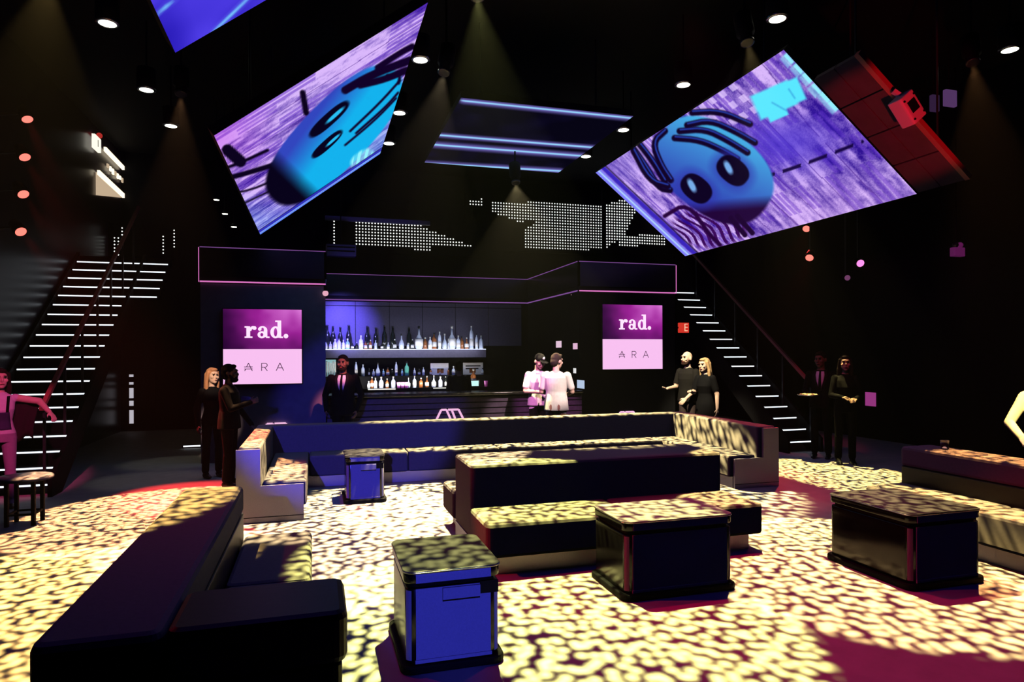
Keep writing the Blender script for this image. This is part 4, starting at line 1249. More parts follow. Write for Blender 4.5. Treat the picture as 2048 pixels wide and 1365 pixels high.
def box_table(label, x0, x1, y0, y1, handle):
    h = 0.57
    t = thing('box_table', label, 'table', (0, 0, 0), 0, 'box tables between the sofas')
    MB().rbox(x0 - 0.03, x1 + 0.03, y0 - 0.03, y1 + 0.03, 0.0, 0.05, 0.07, 5, 0.012).build('base', 'black', t)
    MB().rbox(x0, x1, y0, y1, 0.05, h - 0.1, 0.055, 8, 0.006).build('body', principled('box_body_metal', (0.02, 0.018, 0.02), 0.2, metal=0.8) if 'box_body_metal' not in bpy.data.materials else bpy.data.materials['box_body_metal'], t, True)
    MB().rbox(x0 + 0.02, x1 - 0.02, y0 + 0.02, y1 - 0.02, h - 0.1, h - 0.07, 0.05, 6, 0.003).build('neck', 'black', t)
    MB().rbox(x0 - 0.008, x1 + 0.008, y0 - 0.008, y1 + 0.008, h - 0.07, h - 0.012, 0.065, 8, 0.006).build('lid', bpy.data.materials['box_body_metal'], t, True)
    MB().rbox(x0 - 0.012, x1 + 0.012, y0 - 0.012, y1 + 0.012, h - 0.012, h, 0.068, 8, 0.004).build('table_top', 'stone' if handle or x0 > 4 else principled('stone_top_lit', (0.3, 0.27, 0.3), 0.4, spec=0.1, noise=0.2, nscale=12), t)  # paler copy of the stone puts stronger light into one top
    MB().rbox(x0 - 0.0145, x1 + 0.0145, y0 - 0.0145, y1 + 0.0145, h - 0.013, h - 0.006, 0.07, 8, 0.002).build('rim', 'steel', t)
    fp = MB().box(x0 + 0.055, x1 - 0.055, y0 - 0.006, y0, 0.055, h - 0.1).build('front_panel', 'laminate', t)
    MB().box(x0 + 0.055, x1 - 0.055, y0 - 0.014, y0 - 0.008, h - 0.066, h - 0.016).build('lid_panel', 'laminate', t)
    MB().box(x0 + 0.05, x1 - 0.05, y0 - 0.012, y0 - 0.006, 0.055, 0.075).build('kick_strip', 'laminate', t)
    tm = highlight_mat()
    for cx, cyy, a0 in ((x0 + 0.055, y0 + 0.055, 180), (x1 - 0.055, y0 + 0.055, 270)):
        ring = lambda r, z: [(cx + r * math.cos(math.radians(a0 + 25 + 40 * k / 4)), cyy + r * math.sin(math.radians(a0 + 25 + 40 * k / 4)), z) for k in range(5)]
        q_ = MB()
        q_.loft([ring(0.0565, 0.07) + ring(0.05, 0.07)[::-1], ring(0.0565, h - 0.11) + ring(0.05, h - 0.11)[::-1]])
        q_.build('corner_highlight', tm, t)  # pale strips added so red light shows as corner highlights
    if handle:
        w_ = x1 - x0
        xa, xb = x0 + w_ * 0.38, x0 + w_ * 0.78
        MB().box(xa, xb, y0 - 0.02, y0 - 0.006, h - 0.17, h - 0.105).build('handle', 'laminate', fp)
        MB().box(xa, xb, y0 - 0.012, y0 - 0.006, h - 0.182, h - 0.17).build('handle_shadow_gap', 'black', fp)
        MB().box(xb, x1 - 0.01, y0 - 0.01, y0 - 0.004, h - 0.16, h - 0.09).build('corner_notch', 'black', t)
    return t


box_table('box table with blue lit front and handle, nearest the camera', 0.47, 1.01, 3.7, 4.36, True)
box_table('small box table with blue lit front, farthest away before the back booth', 0.33, 0.78, 8.12, 8.72, True)
box_table('box table with black sides in front of the middle bench, top coloured as brightly lit', 2.12, 3.01, 4.33, 4.9, False)
box_table('black box table on the right near the right sofa', 4.24, 4.94, 3.9, 4.72, False)

# low round side table at the left edge, candle glass on the right sofa back
p = onz(50, 1048, 0)
t = thing('side_table', 'small low round table at the left edge beside the standing woman', 'table', (p[0], p[1], 0))
MB().lathe([(0.001, 0.47), (0.25, 0.47), (0.26, 0.48), (0.26, 0.5), (0.25, 0.51), (0.001, 0.51)], n=28).build('table_top', principled('table_top_grey', (0.35, 0.36, 0.42), 0.3), t, True)
for k in range(4):
    a_ = math.radians(45 + 90 * k)
    MB().bar((0.17 * math.cos(a_), 0.17 * math.sin(a_), 0), (0.17 * math.cos(a_), 0.17 * math.sin(a_), 0.47), 0.035, 0.035).build('leg', 'black', t)
for k in range(4):
    a_, b_ = math.radians(45 + 90 * k), math.radians(135 + 90 * k)
    MB().bar((0.17 * math.cos(a_), 0.17 * math.sin(a_), 0.12), (0.17 * math.cos(b_), 0.17 * math.sin(b_), 0.12), 0.02, 0.02).build('stretcher', 'black', t)
p = onz(1834, 893, BH)
t = thing('candle_glass', 'small glass candle holder with glowing candle on the right sofa back', 'candle', (6.1, 5.2, BH))
MB().lathe([(0.035, 0), (0.04, 0.09), (0.036, 0.09), (0.032, 0.008), (0.001, 0.008)], n=14).build('glass_cup', 'glass', t, True)
MB().lathe([(0.001, 0.01), (0.028, 0.01), (0.028, 0.05), (0.001, 0.052)], n=12).build('candle', emission('candle_glow', (1.0, 0.45, 0.35), 0.8), t, True)


# ------------------------------------------------------------------ people
from mathutils.bvhtree import BVHTree


def flat(name, c, rough=0.8, spec=0.05):
    return bpy.data.materials.get(name) or principled(name, c, rough, spec=spec, noise=0.12, nscale=35)


def capsule(m, p0, r0, p1, r1, n=14):
    p0, p1 = Vector(p0), Vector(p1)
    d = p1 - p0
    L_ = max(d.length, 1e-5)
    d = d / L_
    u = d.orthogonal().normalized()
    v = d.cross(u)
    rings = []
    for k in range(5):
        t = -PI / 2 + (PI / 2) * (k + 0.06) / 4.06
        rings.append((p0 + d * (r0 * math.sin(t)), r0 * math.cos(t)))
    for k in range(5):
        t = (PI / 2) * (k) / 4.06
        rings.append((p1 + d * (r1 * math.sin(t)), r1 * math.cos(t)))
    m.loft([[c + (u * math.cos(2 * PI * i / n) + v * math.sin(2 * PI * i / n)) * r for i in range(n)] for c, r in rings])


def remeshed(mb, voxel, smooth_iter=2):
    me = bpy.data.meshes.new('tmp')
    me.from_pydata(mb.v, [], mb.f)
    bm = bmesh.new(); bm.from_mesh(me)
    bmesh.ops.recalc_face_normals(bm, faces=bm.faces)
    bm.to_mesh(me); bm.free()
    o = bpy.data.objects.new('tmp', me)
    COL.objects.link(o)
    md = o.modifiers.new('r', 'REMESH'); md.mode = 'VOXEL'; md.voxel_size = voxel; md.use_smooth_shade = True
    sm = o.modifiers.new('s', 'SMOOTH'); sm.factor = 0.45; sm.iterations = smooth_iter
    dg = bpy.context.evaluated_depsgraph_get()
    out = bpy.data.meshes.new_from_object(o.evaluated_get(dg))
    bpy.data.objects.remove(o)
    bpy.data.meshes.remove(me)
    out.polygons.foreach_set('use_smooth', [True] * len(out.polygons))
    return out


def link(name, me, parent):
    me.name = name
    o = bpy.data.objects.new(name, me)
    COL.objects.link(o)
    o.parent = parent
    return o


TORSO = {
    'm': [(0.84, 0.15, 0.105, 0.0), (0.93, 0.172, 0.125, 0.005), (1.03, 0.162, 0.12, 0.0), (1.14, 0.158, 0.115, -0.005), (1.27, 0.178, 0.125, -0.005), (1.37, 0.188, 0.115, 0.005), (1.43, 0.15, 0.09, 0.01), (1.475, 0.07, 0.065, 0.01)],
    'f': [(0.84, 0.15, 0.11, 0.0), (0.93, 0.17, 0.125, 0.01), (1.03, 0.14, 0.105, 0.0), (1.11, 0.125, 0.095, 0.0), (1.25, 0.15, 0.125, -0.015), (1.36, 0.155, 0.1, 0.0), (1.425, 0.125, 0.078, 0.01), (1.47, 0.058, 0.056, 0.01)],
}


def hand(m, segs, wrist, direction, palm_n, s, side, curl=0.5):
    """palm and five separate bent fingers; thumb leaves the side of the palm near its base"""
    d = Vector(direction).normalized()
    nrm = Vector(palm_n)
    nrm = (nrm - d * nrm.dot(d)).normalized()
    lat = d.cross(nrm) * side            # towards the thumb
    w = Vector(wrist)

    def cap(p0, r0, p1, r1):
        capsule(m, p0, r0 * s, p1, r1 * s, 8)
        segs.append((Vector(p0), Vector(p1), r0 * s, 'skin'))
    pc = w + d * 0.075 * s
    for off in (-0.026, -0.009, 0.009, 0.026):
        cap(w + d * 0.01 * s + lat * off * 0.6 * s, 0.017, pc + lat * off * s, 0.0145)
    for k, (off, ln) in enumerate(((0.03, 0.07), (0.011, 0.08), (-0.01, 0.074), (-0.03, 0.058))):
        b = pc + lat * off * s + d * 0.012 * s
        a1, a2 = curl * 0.6, curl * 1.5
        p1 = b + (d * math.cos(a1) + nrm * math.sin(a1)) * ln * 0.5 * s + lat * off * 0.12 * s
        p2 = p1 + (d * math.cos(a2) + nrm * math.sin(a2)) * ln * 0.5 * s
        cap(b, 0.0095, p1, 0.009)
        cap(p1, 0.009, p2, 0.0078)
    tb = w + d * 0.03 * s + lat * 0.03 * s
    t1 = tb + (d * 0.6 + lat * 0.65 + nrm * 0.3).normalized() * 0.038 * s
    t2 = t1 + (d * 0.85 + lat * 0.15 + nrm * 0.45).normalized() * 0.03 * s
    cap(tb, 0.012, t1, 0.0105)
    cap(t1, 0.0105, t2, 0.0085)


def person(label, pos, rz, h, sex, cols, arms, sleeve='long', head=(0, 0), hair=None, hairc=(0.02, 0.012, 0.01), legs=None, bottom='trousers',
           beard=None, hem=None, bulk=1.0, extra=None, shoe=(0.01, 0.01, 0.01), group=None, lean=0.0):
    """arms: dict r/l -> (elbow, wrist, palm normal, curl) in a 1.75 m frame facing -Y; +X is the person's left"""
    s = h / 1.75
    t = thing('person', label, 'person', (pos[0], pos[1], 0), rz, group)
    m = MB()
    segs = []
    V = lambda p: Vector((p[0] * s, p[1] * s + lean * max(0, p[2] - 0.9) * s, p[2] * s))

    def cap(p0, r0, p1, r1, tg):
        p0, p1 = V(p0), V(p1)
        capsule(m, p0, r0 * s, p1, r1 * s)
        segs.append((p0, p1, max(r0, r1) * s, tg))
    rings = []
    for z, rx, ry, cy_ in TORSO[sex]:
        c = V((0, cy_, z))
        bk = bulk if z < 1.4 else 1 + (bulk - 1) * 0.4
        rings.append([(c.x + rx * bk * s * math.cos(2 * PI * i / 24), c.y + ry * bk * s * math.sin(2 * PI * i / 24), c.z) for i in range(24)])
    m.loft(rings)
    zs = [0.84, 0.95, 1.05, 1.15, 1.27, 1.38]
    belt = 0.98 if hem is None else hem
    for x in (-0.09, 0, 0.09):
        for z0, z1 in zip(zs, zs[1:]):
            segs.append((V((x, 0, z0)), V((x, 0, z1)), 0.09 * s, 'top' if (z0 + z1) / 2 > belt else 'bottom'))
    segs.append((V((-0.14, 0, 1.4)), V((0.14, 0, 1.4)), 0.06 * s, 'top'))
    if hem is not None:                     # untucked shirt or jacket skirt
        hr = []
        for z, f in ((hem, 1.06), (hem + 0.012, 1.09), (0.98, 1.03), (1.08, 0.93), (1.16, 0.8)):
            rx, ry = (0.175, 0.13) if sex == 'm' else (0.165, 0.125)
            c = V((0, 0, z))
            hr.append([(c.x + rx * bulk * f * s * math.cos(2 * PI * i / 24), c.y + ry * bulk * f * s * math.sin(2 * PI * i / 24), c.z) for i in range(24)])
        m.loft(hr)
        for x in (-0.12, 0, 0.12):
            segs.append((V((x, 0, hem + 0.02)), V((x, 0, 1.1)), 0.1 * s, 'top'))
    # legs
    lg = legs or {'r': ((-0.1, -0.012, 0.5), (-0.105, 0.015, 0.09)), 'l': ((0.1, -0.012, 0.5), (0.105, 0.015, 0.09))}
    feet = []
    for sd, sx in (('r', -1), ('l', 1)):
        kn, an = lg[sd]
        tb = 'skin' if bottom == 'dress' else 'bottom'
        cap((sx * 0.085, 0, 0.89), 0.088 * bulk, kn, 0.06, 'bottom')
        cap(kn, 0.058, an, 0.042, 'skin' if bottom in ('dress', 'shorts') else 'bottom')
        if bottom == 'trousers':
            cap((kn[0], kn[1] + 0.005, kn[2] - 0.05), 0.062, (an[0], an[1], an[2] + 0.03), 0.056, 'bottom')
        feet.append(an)
        cap(an, 0.04, (an[0], an[1] - 0.09, 0.04), 0.032, 'skin' if bottom in ('dress', 'shorts') else 'bottom')
    if bottom == 'dress':
        dr = []
        for z, rx, ry in ((0.55, 0.2, 0.16), (0.56, 0.205, 0.165), (0.75, 0.195, 0.15), (0.92, 0.178, 0.13), (1.05, 0.14, 0.1)):
            c = V((0, 0, z))
            dr.append([(c.x + rx * s * math.cos(2 * PI * i / 24), c.y + ry * s * math.sin(2 * PI * i / 24), c.z) for i in range(24)])
        m.loft(dr)
        for x in (-0.1, 0, 0.1):
            segs.append((V((x, 0, 0.58)), V((x, 0, 1.0)), 0.1 * s, 'top'))
    # arms and hands
    for sd, sx in (('r', -1), ('l', 1)):
        el, wr, pn, curl = arms[sd]
        sh = (sx * (0.178 if sex == 'm' else 0.15) * (1 + (bulk - 1) * 0.6), 0.008, 1.395)
        cap(sh, 0.058 * bulk if sleeve != 'none' else 0.05, el, 0.045 * (bulk if sleeve == 'long' else 1), 'skin' if sleeve == 'none' else 'top')
        if sleeve == 'short':
            mid = tuple(sh[i] + (el[i] - sh[i]) * 0.72 for i in range(3))
            cap(sh, 0.064 * bulk, mid, 0.062 * bulk, 'top')
            segs[-2] = (*segs[-2][:3], 'skin')
        cap(el, 0.043 if sleeve != 'long' else 0.047, wr, 0.028 if sleeve != 'long' else 0.036, 'top' if sleeve == 'long' else 'skin')
        d = V(wr) - V(el)
        hand(m, segs, V(wr), d, pn, s, -sx if True else sx, curl)
    # neck and head
    cap((0, 0.012, 1.45), 0.056 if sex == 'm' else 0.046, (0, 0.0, 1.56), 0.052 if sex == 'm' else 0.043, 'skin')
    yaw, pitch = math.radians(head[0]), math.radians(head[1])
    piv = V((0, 0.0, 1.53))
    HR = Matrix.Translation(piv) @ Matrix.Rotation(yaw, 4, 'Z') @ Matrix.Rotation(pitch, 4, 'X') @ Matrix.Translation(-piv)
    hm = MB()
    hs = s * 1.06

    def HP(x, y, z):                       # head coordinates about its centre, in metres
        return HR @ (V((0, -0.012, 1.64)) + Vector((x, y, z)) * hs)

    def hball(mm, c, rx, ry, rz_, tg='skin'):
        k = len(mm.v)
        mm.ball((0, 0, 0), rx, ry, rz_, 16, 12)
        for i in range(k, len(mm.v)):
            p = mm.v[i]
            mm.v[i] = tuple(HP(p[0] + c[0], p[1] + c[1], p[2] + c[2]))
        if tg:
            segs.append((HP(*c), HP(c[0], c[1], c[2] + 0.001), max(rx, ry, rz_) * 0.8 * hs, tg))
    hball(m, (0, 0.008, 0.02), 0.074, 0.094, 0.098)
    hball(m, (0, -0.03, -0.045), 0.06, 0.062, 0.075)
    hball(m, (0, -0.06, -0.092), 0.03, 0.03, 0.026)
    hball(m, (0, -0.098, -0.018), 0.0135, 0.02, 0.024)
    hball(m, (0, -0.086, 0.01), 0.01, 0.016, 0.03)
    hball(m, (0, -0.078, 0.04), 0.052, 0.022, 0.018)
    hball(m, (0, -0.088, -0.058), 0.026, 0.012, 0.013)
    for sx in (-1, 1):
        hball(m, (sx * 0.076, 0.015, -0.005), 0.012, 0.022, 0.034)
        hball(m, (sx * 0.042, -0.065, -0.02), 0.024, 0.024, 0.024)
    me = remeshed(m, 0.0085 * s, 2)
    tags = ['skin', 'top', 'bottom']
    nf = len(me.polygons)
    ctr = np.empty(nf * 3)
    me.polygons.foreach_get('center', ctr)
    ctr = ctr.reshape(-1, 3)
    best = np.full(nf, 1e9)
    lab = np.zeros(nf, np.int32)
    for p0, p1, r, tg in segs:
        a_, b_ = np.array(p0), np.array(p1)
        ab = b_ - a_
        tt = np.clip(((ctr - a_) @ ab) / max(ab @ ab, 1e-9), 0, 1)
        dd = np.linalg.norm(ctr - a_ - tt[:, None] * ab, axis=1) - r
        k = dd < best
        best[k] = dd[k]
        lab[k] = tags.index(tg)
    for tg in tags:
        me.materials.append(cols[tg])
    me.polygons.foreach_set('material_index', lab)
    body = link('body', me, t)
    bvh = BVHTree.FromPolygons([v.co for v in me.vertices], [p.vertices for p in me.polygons])
    # eyes, brows and mouth
    for sx in (-1, 1):
        e = MB(); hball(e, (sx * 0.031, -0.083, 0.012), 0.013, 0.008, 0.008, None)
        e.build('eye', flat('eye_dark', (0.01, 0.008, 0.008), 0.18, 0.49), t, True)
        e = MB(); hball(e, (sx * 0.033, -0.094, 0.034), 0.02, 0.008, 0.005, None)
        e.build('eyebrow', flat('hair_%.3f_%.3f' % hairc[:2], hairc), t, True)
    e = MB(); hball(e, (0, -0.099, -0.06), 0.021, 0.006, 0.006, None)
    e.build('mouth', flat('lip_red', (0.3, 0.06, 0.05), 0.5), t, True)
    hmat = flat('hair_%.3f_%.3f' % hairc[:2], hairc, 0.5, 0.3)
    if hair in ('short', 'long'):
        hb = MB()
        hball(hb, (0, 0.022, 0.042), 0.083, 0.097, 0.09, None)
        hball(hb, (0, 0.06, -0.01), 0.074, 0.058, 0.08, None)
        hball(hb, (0, -0.045, 0.095), 0.055, 0.04, 0.028, None)
        if hair == 'long':
            for sx in (-1, 1):
                for (x0, y0, z0), (x1, y1, z1), r in (((0.07, -0.01, 0.05), (0.088, 0.01, -0.09), 0.028), ((0.088, 0.01, -0.09), (0.085, 0.015, -0.2), 0.03), ((0.05, 0.06, 0.02), (0.06, 0.07, -0.2), 0.042)):
                    capsule(hb, HP(sx * x0, y0, z0), r * hs, HP(sx * x1, y1, z1), r * hs * 0.9)
            capsule(hb, HP(0, 0.07, 0.0), 0.055 * hs, HP(0, 0.075, -0.2), 0.045 * hs)
        hme = remeshed(hb, 0.009 * s, 2)
        hme.materials.append(hmat)
        link('hair', hme, t)
    if beard:
        hb = MB()
        hball(hb, (0, -0.05, -0.09), 0.062, 0.06, 0.04, None)
        for sx in (-1, 1):
            capsule(hb, HP(sx * 0.066, -0.01, -0.03), 0.014 * hs, HP(sx * 0.05, -0.055, -0.085), 0.022 * hs)
            capsule(hb, HP(sx * 0.008, -0.099, -0.044), 0.008 * hs, HP(sx * 0.038, -0.085, -0.06), 0.01 * hs)
        hme = remeshed(hb, 0.008 * s, 2)
        hme.materials.append(flat('beard_%.3f' % beard[0], beard, 0.8))
        link('beard', hme, t)
    if hair == 'cap':
        hb = MB()
        hball(hb, (0, 0.012, 0.055), 0.084, 0.104, 0.085, None)
        hme = remeshed(hb, 0.009 * s, 1)
        hme.materials.append(flat('cap_black', (0.006, 0.006, 0.007)))
        cp = link('cap', hme, t)
        bb = MB(); hball(bb, (0, -0.125, 0.045), 0.068, 0.07, 0.012, None)
        bb.build('brim', flat('cap_black', (0.006, 0.006, 0.007)), cp, True)
        bb = MB(); hball(bb, (0, -0.092, 0.095), 0.022, 0.012, 0.024, None)
        bb.build('emblem', flat('cap_mark', (0.85, 0.85, 0.85)), cp, True)
    # shoes
    for an in feet:
        sm = MB()
        c = V(an)
        for (x_, y_, z_), (rx, ry, rz_) in (((0, 0.01, 0.045), (0.043, 0.055, 0.045)), ((0, -0.08, 0.035), (0.045, 0.08, 0.034)), ((0, -0.14, 0.027), (0.042, 0.05, 0.025))):
            sm.ball((c.x + x_ * s, c.y + y_ * s, z_ * s), rx * s, ry * s, rz_ * s, 12, 8)
        zmin = min(v[2] for v in sm.v)
        sme = remeshed(sm, 0.01, 2)
        zz = min(v.co.z for v in sme.vertices)
        for v in sme.vertices:
            v.co.z -= zz
        sme.materials.append(flat('shoe_%.2f' % shoe[0], shoe, 0.35, 0.4))
        link('shoe', sme, t)

    def patch(name, poly_rows, mat, off=0.006, back=False):
        """cloth piece lying on the body; poly_rows = [(z, x0, x1), ...] in the 1.75 m frame"""
        nx = 8
        vs, fs = [], []
        dense = []
        for (za, a0_, a1_), (zb, b0_, b1_) in zip(poly_rows, poly_rows[1:]):
            n_ = max(2, int(abs(za - zb) / 0.018))
            dense += [(za + (zb - za) * q / n_, a0_ + (b0_ - a0_) * q / n_, a1_ + (b1_ - a1_) * q / n_) for q in range(n_)]
        poly_rows = dense + [poly_rows[-1]]
        for z, xa, xb in poly_rows:
            for i in range(nx):
                x = (xa + (xb - xa) * i / (nx - 1)) * s
                sgn = 1 if not back else -1
                hit = bvh.ray_cast(Vector((x, -1.0 * sgn, z * s)), Vector((0, sgn, 0)))
                y = hit[0].y if hit[0] is not None else 0
                vs.append((x, y - off * sgn, z * s))
        for r in range(len(poly_rows) - 1):
            for i in range(nx - 1):
                fs.append((r * nx + i, r * nx + i + 1, (r + 1) * nx + i + 1, (r + 1) * nx + i))
        mb_ = MB().add(vs, fs)
        o = mb_.build(name, mat, t, True)
        sd_ = o.modifiers.new('thickness', 'SOLIDIFY')
        sd_.thickness = 0.004
        return o
    if extra:
        extra(patch, t, s, HP)
    return t


def floor_at(px, d):
    r = ray(px, 700)
    return CPOS[:2] + r[:2] * d


SK = lambda n: {'dark': flat('skin_dark', (0.14, 0.07, 0.045), 0.5, 0.3), 'mid': flat('skin_mid', (0.42, 0.25, 0.17), 0.5, 0.3), 'fair': flat('skin_fair', (0.62, 0.42, 0.32), 0.5, 0.3)}[n]
CL = lambda n, c: flat('cloth_' + n, c)
BLK = CL('black', (0.005, 0.005, 0.0055))
HANG = {'r': ((-0.25, 0.02, 1.12), (-0.25, -0.07, 0.86), (1, 0, 0), 0.5), 'l': ((0.25, 0.02, 1.12), (0.25, -0.07, 0.86), (-1, 0, 0), 0.5)}


def suit(patch, t, s, HP):
    patch('shirt_front', [(1.445, -0.055, 0.055), (1.42, -0.07, 0.07), (1.32, -0.06, 0.06), (1.22, -0.035, 0.035), (1.12, -0.004, 0.004)], CL('shirt_white', (0.75, 0.72, 0.75)))
    patch('tie', [(1.445, -0.016, 0.016), (1.43, -0.014, 0.014), (1.35, -0.018, 0.018), (1.2, -0.025, 0.025), (1.12, -0.006, 0.006)], BLK, 0.013)
    for sx in (-1, 1):
        patch('lapel', [(1.46, sx * 0.055, sx * 0.085), (1.38, sx * 0.07, sx * 0.115), (1.28, sx * 0.052, sx * 0.095), (1.13, sx * 0.006, sx * 0.024)], CL('lapel', (0.012, 0.011, 0.012)), 0.011)


def buttons(patch, t, s, HP):
    patch('placket', [(1.43, -0.012, 0.012), (1.2, -0.012, 0.012), (0.95, -0.012, 0.012)], CL('placket', (0.6, 0.5, 0.55)), 0.006)
    for sx in (-1, 1):
        patch('collar', [(1.475, sx * 0.012, sx * 0.055), (1.42, sx * 0.02, sx * 0.085)], CL('shirt_pink', (0.72, 0.6, 0.66)), 0.012)


# woman at the left edge, arm stretched to the right
p = floor_at(0, 7.75)


def straps(patch, t, s, HP):
    for sx in (-1, 1):
        patch('strap', [(1.42, sx * 0.07, sx * 0.1), (1.3, sx * 0.06, sx * 0.09), (1.15, sx * 0.05, sx * 0.08)], BLK, 0.006)
    patch('bib', [(1.22, -0.09, 0.09), (1.1, -0.1, 0.1), (1.0, -0.11, 0.11)], CL('bib', (0.05, 0.04, 0.09)), 0.008)


person('woman in pale top with dark straps and jacket, left edge, arm out to the right', p, math.radians(22), 1.62, 'f', {'skin': SK('fair'), 'top': CL('top_pale', (0.6, 0.5, 0.6)), 'bottom': CL('trousers_mauve', (0.32, 0.2, 0.3))},
       {'r': HANG['r'], 'l': ((0.40, -0.05, 1.34), (0.5, -0.22, 1.2), (-0.3, 0, -1), 0.6)}, 'none', (10, 0), 'long', (0.02, 0.01, 0.01), extra=straps)
# her dark jacket hangs open from the shoulder
jk = [o for o in COL.objects if o.name == 'person'][0]
m = MB()
gv, gf = [], []
for j in range(9):
    for i in range(7):
        f, g = i / 6, j / 8
        x = 0.1 + f * (0.27 - 0.05 * g) + 0.012 * math.sin(5 * g + f)
        gv.append((x, 0.07 - 0.06 * f * (1 - g) + 0.02 * math.sin(9 * f + 2 * g), 1.31 - 0.03 * f - (0.5 + 0.05 * math.sin(6 * f)) * g))
        if i < 6 and j < 8:
            gf.append((j * 7 + i, j * 7 + i + 1, j * 7 + i + 8, j * 7 + i + 7))
m.add(gv, gf)
o = m.build('jacket', CL('jacket_dark', (0.03, 0.015, 0.02)), jk, True)
sd_ = o.modifiers.new('thickness', 'SOLIDIFY')
sd_.thickness = 0.02

# couple left of the back booth
person('woman with wavy shoulder-length fair hair in black, left of the back booth', floor_at(424, 9.7), math.radians(30), 1.58, 'f', {'skin': SK('fair'), 'top': BLK, 'bottom': BLK},
       {'r': ((-0.235, 0.03, 1.12), (-0.25, -0.06, 0.86), (1, 0, 0), 0.5), 'l': ((0.2, -0.08, 1.1), (0.1, -0.27, 1.12), (-0.5, 0, 0.5), 0.6)}, 'long', (8, 0), 'long', (0.42, 0.2, 0.1))
person('dark-haired man in black, seen in profile, holding something pale before the left sign', floor_at(458, 9.0), math.radians(78), 1.64, 'm', {'skin': SK('dark'), 'top': BLK, 'bottom': BLK},
       {'r': ((-0.23, -0.1, 1.14), (-0.14, -0.33, 1.22), (1, 0, 0.3), 0.9), 'l': ((0.23, -0.06, 1.12), (0.2, -0.25, 0.88), (0, 0, -1), 0.4)}, 'long', (8, 0), 'short', (0.01, 0.008, 0.008), beard=(0.012, 0.009, 0.008), bulk=1.1, hem=0.84)
p = floor_at(491, 8.95)
t = thing('napkin', 'small pale folded napkin in the hand of the man in profile', 'napkin', (p[0], p[1], 1.2))
MB().add([(-0.06, 0, 0.03), (0.05, -0.02, 0.02), (0.09, 0.01, -0.005), (0.03, 0.03, -0.03), (-0.06, 0.02, -0.03), (-0.06, 0.01, 0.0), (0.02, 0.0, 0.012)], [(0, 1, 6), (1, 2, 6), (2, 3, 6), (3, 4, 6), (4, 5, 6), (5, 0, 6), (0, 5, 4, 3, 2, 1)]).build('cloth', BM['paper'], t)

# bearded man in a suit
person('bearded man in dark suit, white shirt and black tie standing before the bar', floor_at(686, 10.75), math.radians(-14), 1.76, 'm', {'skin': SK('dark'), 'top': BLK, 'bottom': BLK},
       {'r': ((-0.29, 0.02, 1.12), (-0.24, -0.12, 0.88), (1, 0, 0), 0.6), 'l': ((0.29, 0.02, 1.12), (0.24, -0.12, 0.88), (-1, 0, 0), 0.6)}, 'long', (-4, 2), 'short', (0.006, 0.005, 0.005), beard=(0.01, 0.007, 0.006), bulk=1.14, hem=0.8, extra=suit)
# bartender
person('bartender in black with back turned behind the counter', floor_at(918, 13.55), math.radians(170), 1.62, 'm', {'skin': SK('dark'), 'top': BLK, 'bottom': BLK},
       {'r': ((-0.24, -0.08, 1.15), (-0.18, -0.3, 1.1), (0, 0, -1), 0.5), 'l': ((0.24, -0.08, 1.15), (0.18, -0.3, 1.1), (0, 0, -1), 0.5)}, 'long', (0, 8), 'short', (0.006, 0.005, 0.005), bulk=1.15)
# two men in pale shirts
person('man in black cap and pink shirt looking down at his hands', floor_at(1076, 11.75), math.radians(10), 1.77, 'm', {'skin': SK('fair'), 'top': CL('shirt_pink', (0.72, 0.6, 0.66)), 'bottom': BLK},
       {'r': ((-0.26, -0.02, 1.12), (-0.06, -0.24, 1.1), (0.3, 0.2, -1), 0.9), 'l': ((0.26, -0.02, 1.12), (0.08, -0.26, 1.1), (-0.3, 0.2, -1), 0.9)}, 'short', (6, 22), 'cap', (0.03, 0.02, 0.015), hem=0.86, bulk=1.06, extra=buttons)
person('man in white short-sleeved shirt with back turned beside the man in cap', floor_at(1112, 11.15), math.radians(150), 1.77, 'm', {'skin': SK('fair'), 'top': CL('shirt_cream', (0.78, 0.74, 0.68)), 'bottom': CL('shorts_tan', (0.35, 0.16, 0.14))},
       {'r': ((-0.26, -0.03, 1.13), (-0.13, -0.26, 1.06), (0.5, 0, -1), 0.9), 'l': ((0.25, -0.03, 1.13), (0.1, -0.27, 1.08), (-0.5, 0, -1), 0.9)}, 'short', (-30, 6), 'short', (0.03, 0.022, 0.02), hem=0.82, bulk=1.1, bottom='shorts')
# bald man and woman on the right
person('bald bearded man in black shirt with bare forearms, hand held out to the left', floor_at(1375, 12.35), math.radians(-72), 1.8, 'm', {'skin': SK('fair'), 'top': CL('shirt_black', (0.012, 0.011, 0.01)), 'bottom': CL('jeans_dark', (0.05, 0.035, 0.035))},
       {'r': ((-0.22, -0.06, 1.12), (-0.15, -0.36, 1.1), (0.2, 0, 1), 0.6), 'l': ((0.24, -0.04, 1.1), (0.17, -0.24, 0.93), (-0.5, 0, -0.5), 0.6)}, 'short', (-6, 0), None, (0.05, 0.03, 0.02), beard=(0.03, 0.015, 0.012), bulk=1.06, hem=0.86)
person('woman in black dress with fair bob, forearm reaching towards the bald man', floor_at(1410, 11.8), math.radians(-64), 1.68, 'f', {'skin': SK('fair'), 'top': BLK, 'bottom': BLK},
       {'r': ((-0.2, -0.06, 1.12), (-0.1, -0.33, 1.16), (0.3, 0, -1), 0.5), 'l': ((0.21, 0.06, 1.1), (0.23, 0.03, 0.84), (-1, 0, 0), 0.5)}, 'short', (-8, 4), 'long', (0.4, 0.26, 0.13), bottom='dress')
